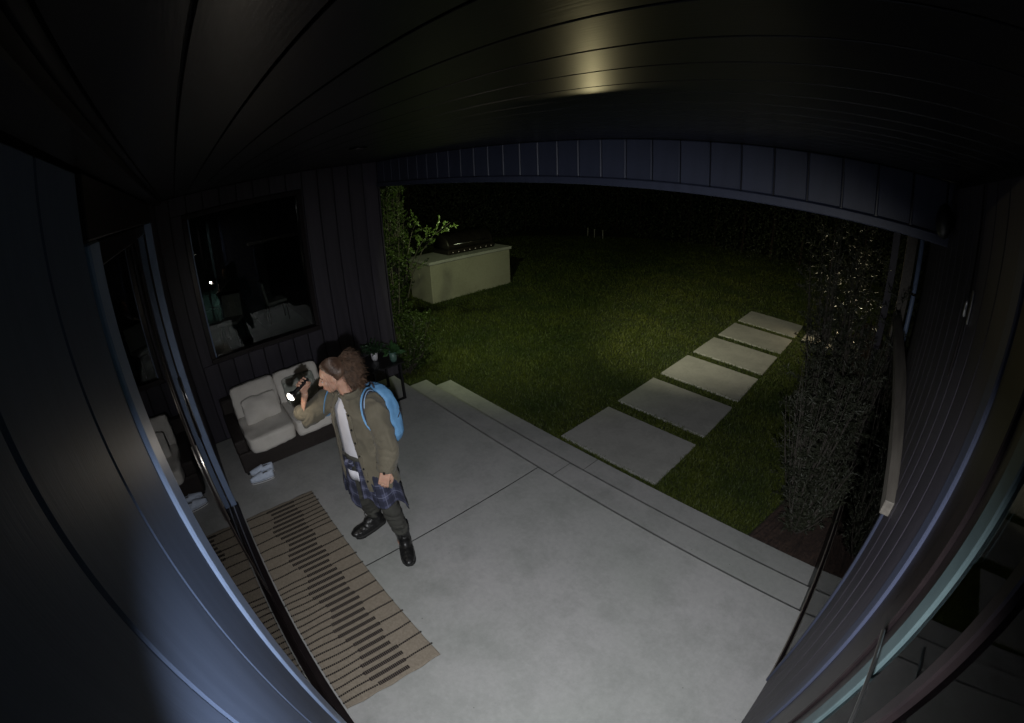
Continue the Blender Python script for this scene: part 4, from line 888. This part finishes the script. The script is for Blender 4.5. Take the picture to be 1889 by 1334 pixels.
# boots
def boot(ank, heel, toe, lift=0):
    heel, toe = Vector(heel), Vector(toe); d = (toe-heel); L = d.length; d.normalize(); s_ = Vector((-d.y, d.x, 0)).normalized(); up_ = Vector((0, 0, 1))
    hw = lambda t: (.043+.015*math.sin(min(1, t*1.05)*math.pi*.75))*(1 if t < .8 else math.sqrt(max(.06, 1-((t-.8)/.215)**2)))*(1 if t > .1 else math.sqrt(max(.2, 1-((.1-t)/.12)**2)))
    N = 20
    def outline(k, z, t0=0): 
        ts = [t0+(1-t0)*i/N for i in range(N+1)]; return [heel+d*(t*L)+s_*hw(t)*k+up_*z for t in ts]+[heel+d*(t*L)-s_*hw(t)*k+up_*z for t in ts[::-1]]
    b = MB(); b.rings([outline(.98, .026), outline(1.0, .045), outline(.93, .072)])
    for t in (.55, .68, .8, .9): b.ell(heel+d*(t*L)+up_*(.05), (.06, hw(t)*.93, .052-.030*max(0, t-.55)/.45+(.004)), (d, s_, up_), 14, 8)
    b.tube([heel+d*.075+up_*.05, heel+d*.082+up_*.10, Vector((ank.x, ank.y, .14)), Vector((ank.x, ank.y, .20)), Vector((ank.x, ank.y, .235))], (.060, .057, .060, .069, .072), 16); b.ell(heel+d*.13+up_*.085, (.078, .050, .050), (d, s_, up_))
    me = remesh(b, .005, 4); displace(me, lambda p: wr(p, 45, .0025)); bo = place('boot', me, M_boot, person)
    so = MB(); so.rings([outline(1.02, .001), outline(1.06, .012), outline(1.06, .028), outline(1.01, .031)]); so.build('sole', M_sole, bo, True)
    for q in range(5):
        c = heel+d*(.190-.014*q)+up_*(.105+.027*q); la = MB(); la.tube([c-s_*.024-up_*.004, c+d*.014+up_*.006, c+s_*.024-up_*.004], .0028, 6); la.build('lace', M_sole, bo, True)
    la = MB(); c = heel+d*.13+up_*.185
    for sg in (1, -1): la.tube([c, c+d*.02+s_*sg*.02+up_*.004, c+d*.035+s_*sg*.035-up_*.03], (.003, .003, .002), 6)
    la.build('lace_bow', M_sole, bo, True)
boot(LA, (-2.565, 1.0, 0), (-2.262, .862, 0)); boot(RA, (-2.872, .975, 0), (-2.828, .652, 0))

# backpack ----------------------------------------------------------------
M_bp = mat('sky_blue_nylon', (.14, .32, .56), .6, (.10, .25, .46), 8, 5, .2, 120); M_bpd = mat('dark_webbing', (.02, .02, .03), .7); M_bpl = mat('pale_edge', (.30, .42, .60), .6)
bp = empty('backpack', (-2.6, 1.06, 1.0), label='sky blue backpack worn on the shoulders of the person', cat='backpack')
a = MB(); BC = Vector((-2.604, .862, 1.235))-TF*.185+TL*.055; A3 = (TL, -TF, Z)
rs = []
for z, w_, d_ in ((-.235, .10, .05), (-.225, .135, .075), (-.16, .160, .098), (-.05, .162, .100), (.06, .150, .088), (.14, .128, .070), (.19, .085, .045), (.205, .04, .02)):
    rs.append([BC+TL*(w_*math.copysign(abs(math.cos(t))**.6, math.cos(t)))-TF*(d_*math.copysign(abs(math.sin(t))**.6, math.sin(t)))+Z*z for t in [2*math.pi*k/28 for k in range(28)]])
a.rings(rs); bme_ = remesh(a, .008, 4); displace(bme_, lambda p: wr(p, 14, .010)+wr(p, 34, .004)); place('bag', bme_, M_bp, bp)
a = MB(); rs = []
for z, w_, d_ in ((-.20, .09, .02), (-.19, .115, .045), (-.10, .12, .05), (-.04, .112, .04), (-.03, .09, .02)):
    rs.append([BC-TF*.085+TL*(w_*math.cos(t))-TF*(d_*math.sin(t))+Z*z for t in [2*math.pi*k/24 for k in range(24)]])
a.rings(rs); pm = remesh(a, .008, 3); displace(pm, lambda p: wr(p, 20, .006)); pk = place('pocket', pm, M_bp, bp)
a = MB(); a.tube([BC-TF*.125-TL*.09-Z*.045, BC-TF*.138-Z*.042, BC-TF*.125+TL*.09-Z*.045], .004, 6); a.build('zip', M_bpd, pk)
a = MB(); a.tube([BC+TL*.155-TF*.02-Z*.03, BC+TL*.158-TF*.05+Z*.005, BC+TL*.12-TF*.07+Z*.04], .004, 6); a.build('zip', M_bpd, bp)
a = MB(); a.tube([BC+TL*.03+Z*.19+TF*.03, BC+Z*.235+TF*.03, BC-TL*.03+Z*.19+TF*.03], .008, 8); a.build('haul_loop', M_bpd, bp, True)
for sg in (1, -1):
    path_ = [Vector(q) for q in (((-2.561, 1.029, 1.36), (-2.533, 1.003, 1.43), (-2.49, 0.95, 1.482), (-2.451, 0.904, 1.474), (-2.418, 0.872, 1.435), (-2.396, 0.862, 1.385), (-2.38, 0.862, 1.335), (-2.363, 0.871, 1.29), (-2.35, 0.9, 1.255), (-2.359, 0.961, 1.23)) if sg > 0 else ((-2.746, 0.953, 1.36), (-2.746, 0.915, 1.43), (-2.74, 0.847, 1.482), (-2.734, 0.787, 1.474), (-2.735, 0.74, 1.435), (-2.743, 0.718, 1.385), (-2.755, 0.706, 1.335), (-2.773, 0.701, 1.29), (-2.803, 0.712, 1.255), (-2.84, 0.762, 1.23)))]
    def strip(nm, w_, lift, mt, off=0):
        rows = []
        for i, p in enumerate(path_):
            d = (path_[min(i+1, len(path_)-1)]-path_[max(i-1, 0)]).normalized(); n_ = (p-Vector((-2.604, .86, p.z-.03))).normalized(); s_ = d.cross(n_).normalized(); n_ = s_.cross(d)
            rows.append([p+s_*(w_*k+off)+n_*lift*(1 if n_.dot(p-Vector((-2.604, .86, p.z-.03))) > 0 else -1) for k in (-1, -.5, 0, .5, 1)])
        a = MB(); a.rings(rows, caps=False, closed=False); o = a.build(nm, mt, bp, True); md = o.modifiers.new('s', 'SOLIDIFY'); md.thickness = .007; md.offset = 0; md = o.modifiers.new('b', 'SUBSURF'); md.levels = md.render_levels = 2; return o
    strip('strap', .027, 0, M_bp); strip('strap_webbing', .015, .004, M_bpd); strip('strap_stripe', .0035, .0075, M_bpl)

# flashlight --------------------------------------------------------------
ft = empty('flashlight', FA, label='lit black flashlight held up beside the face', cat='flashlight')
a = MB(); a.tube([FA, FA+fd*.01, FA+fd*.115, FA+fd*.135, FA+fd*.15, FB-fd*.004], (.011, .0135, .0135, .0155, .026, .0305), 18); a.build('barrel', M_black, ft, True)
a = MB(); a.tube([FB-fd*.010, FB], .032, 18); a.build('bezel', M_steel, ft, True)
a = MB(); a.ell(FB+fd*.001, (.030, .030, .020), (gs, gu, fd), 18, 10); a.build('lens', emit_mat('torch_lens', (1.0, .93, .80), 6), ft, True)
for k in range(3): a = MB(); a.tube([FA+fd*(.09+.012*k), FA+fd*(.094+.012*k)], .0148, 16); a.build('grip_ring', M_black, ft)
lamp('SPOT', 'torch_beam', FB+fd*.026, 26, (1, .9, .75), ft, FB+fd, .02, 70, .7)
lamp('POINT', 'lens_glow', FB+fd*.045+Vector((.0, 0, .02)), 2.6, (1, .88, .72), ft, None, .02)
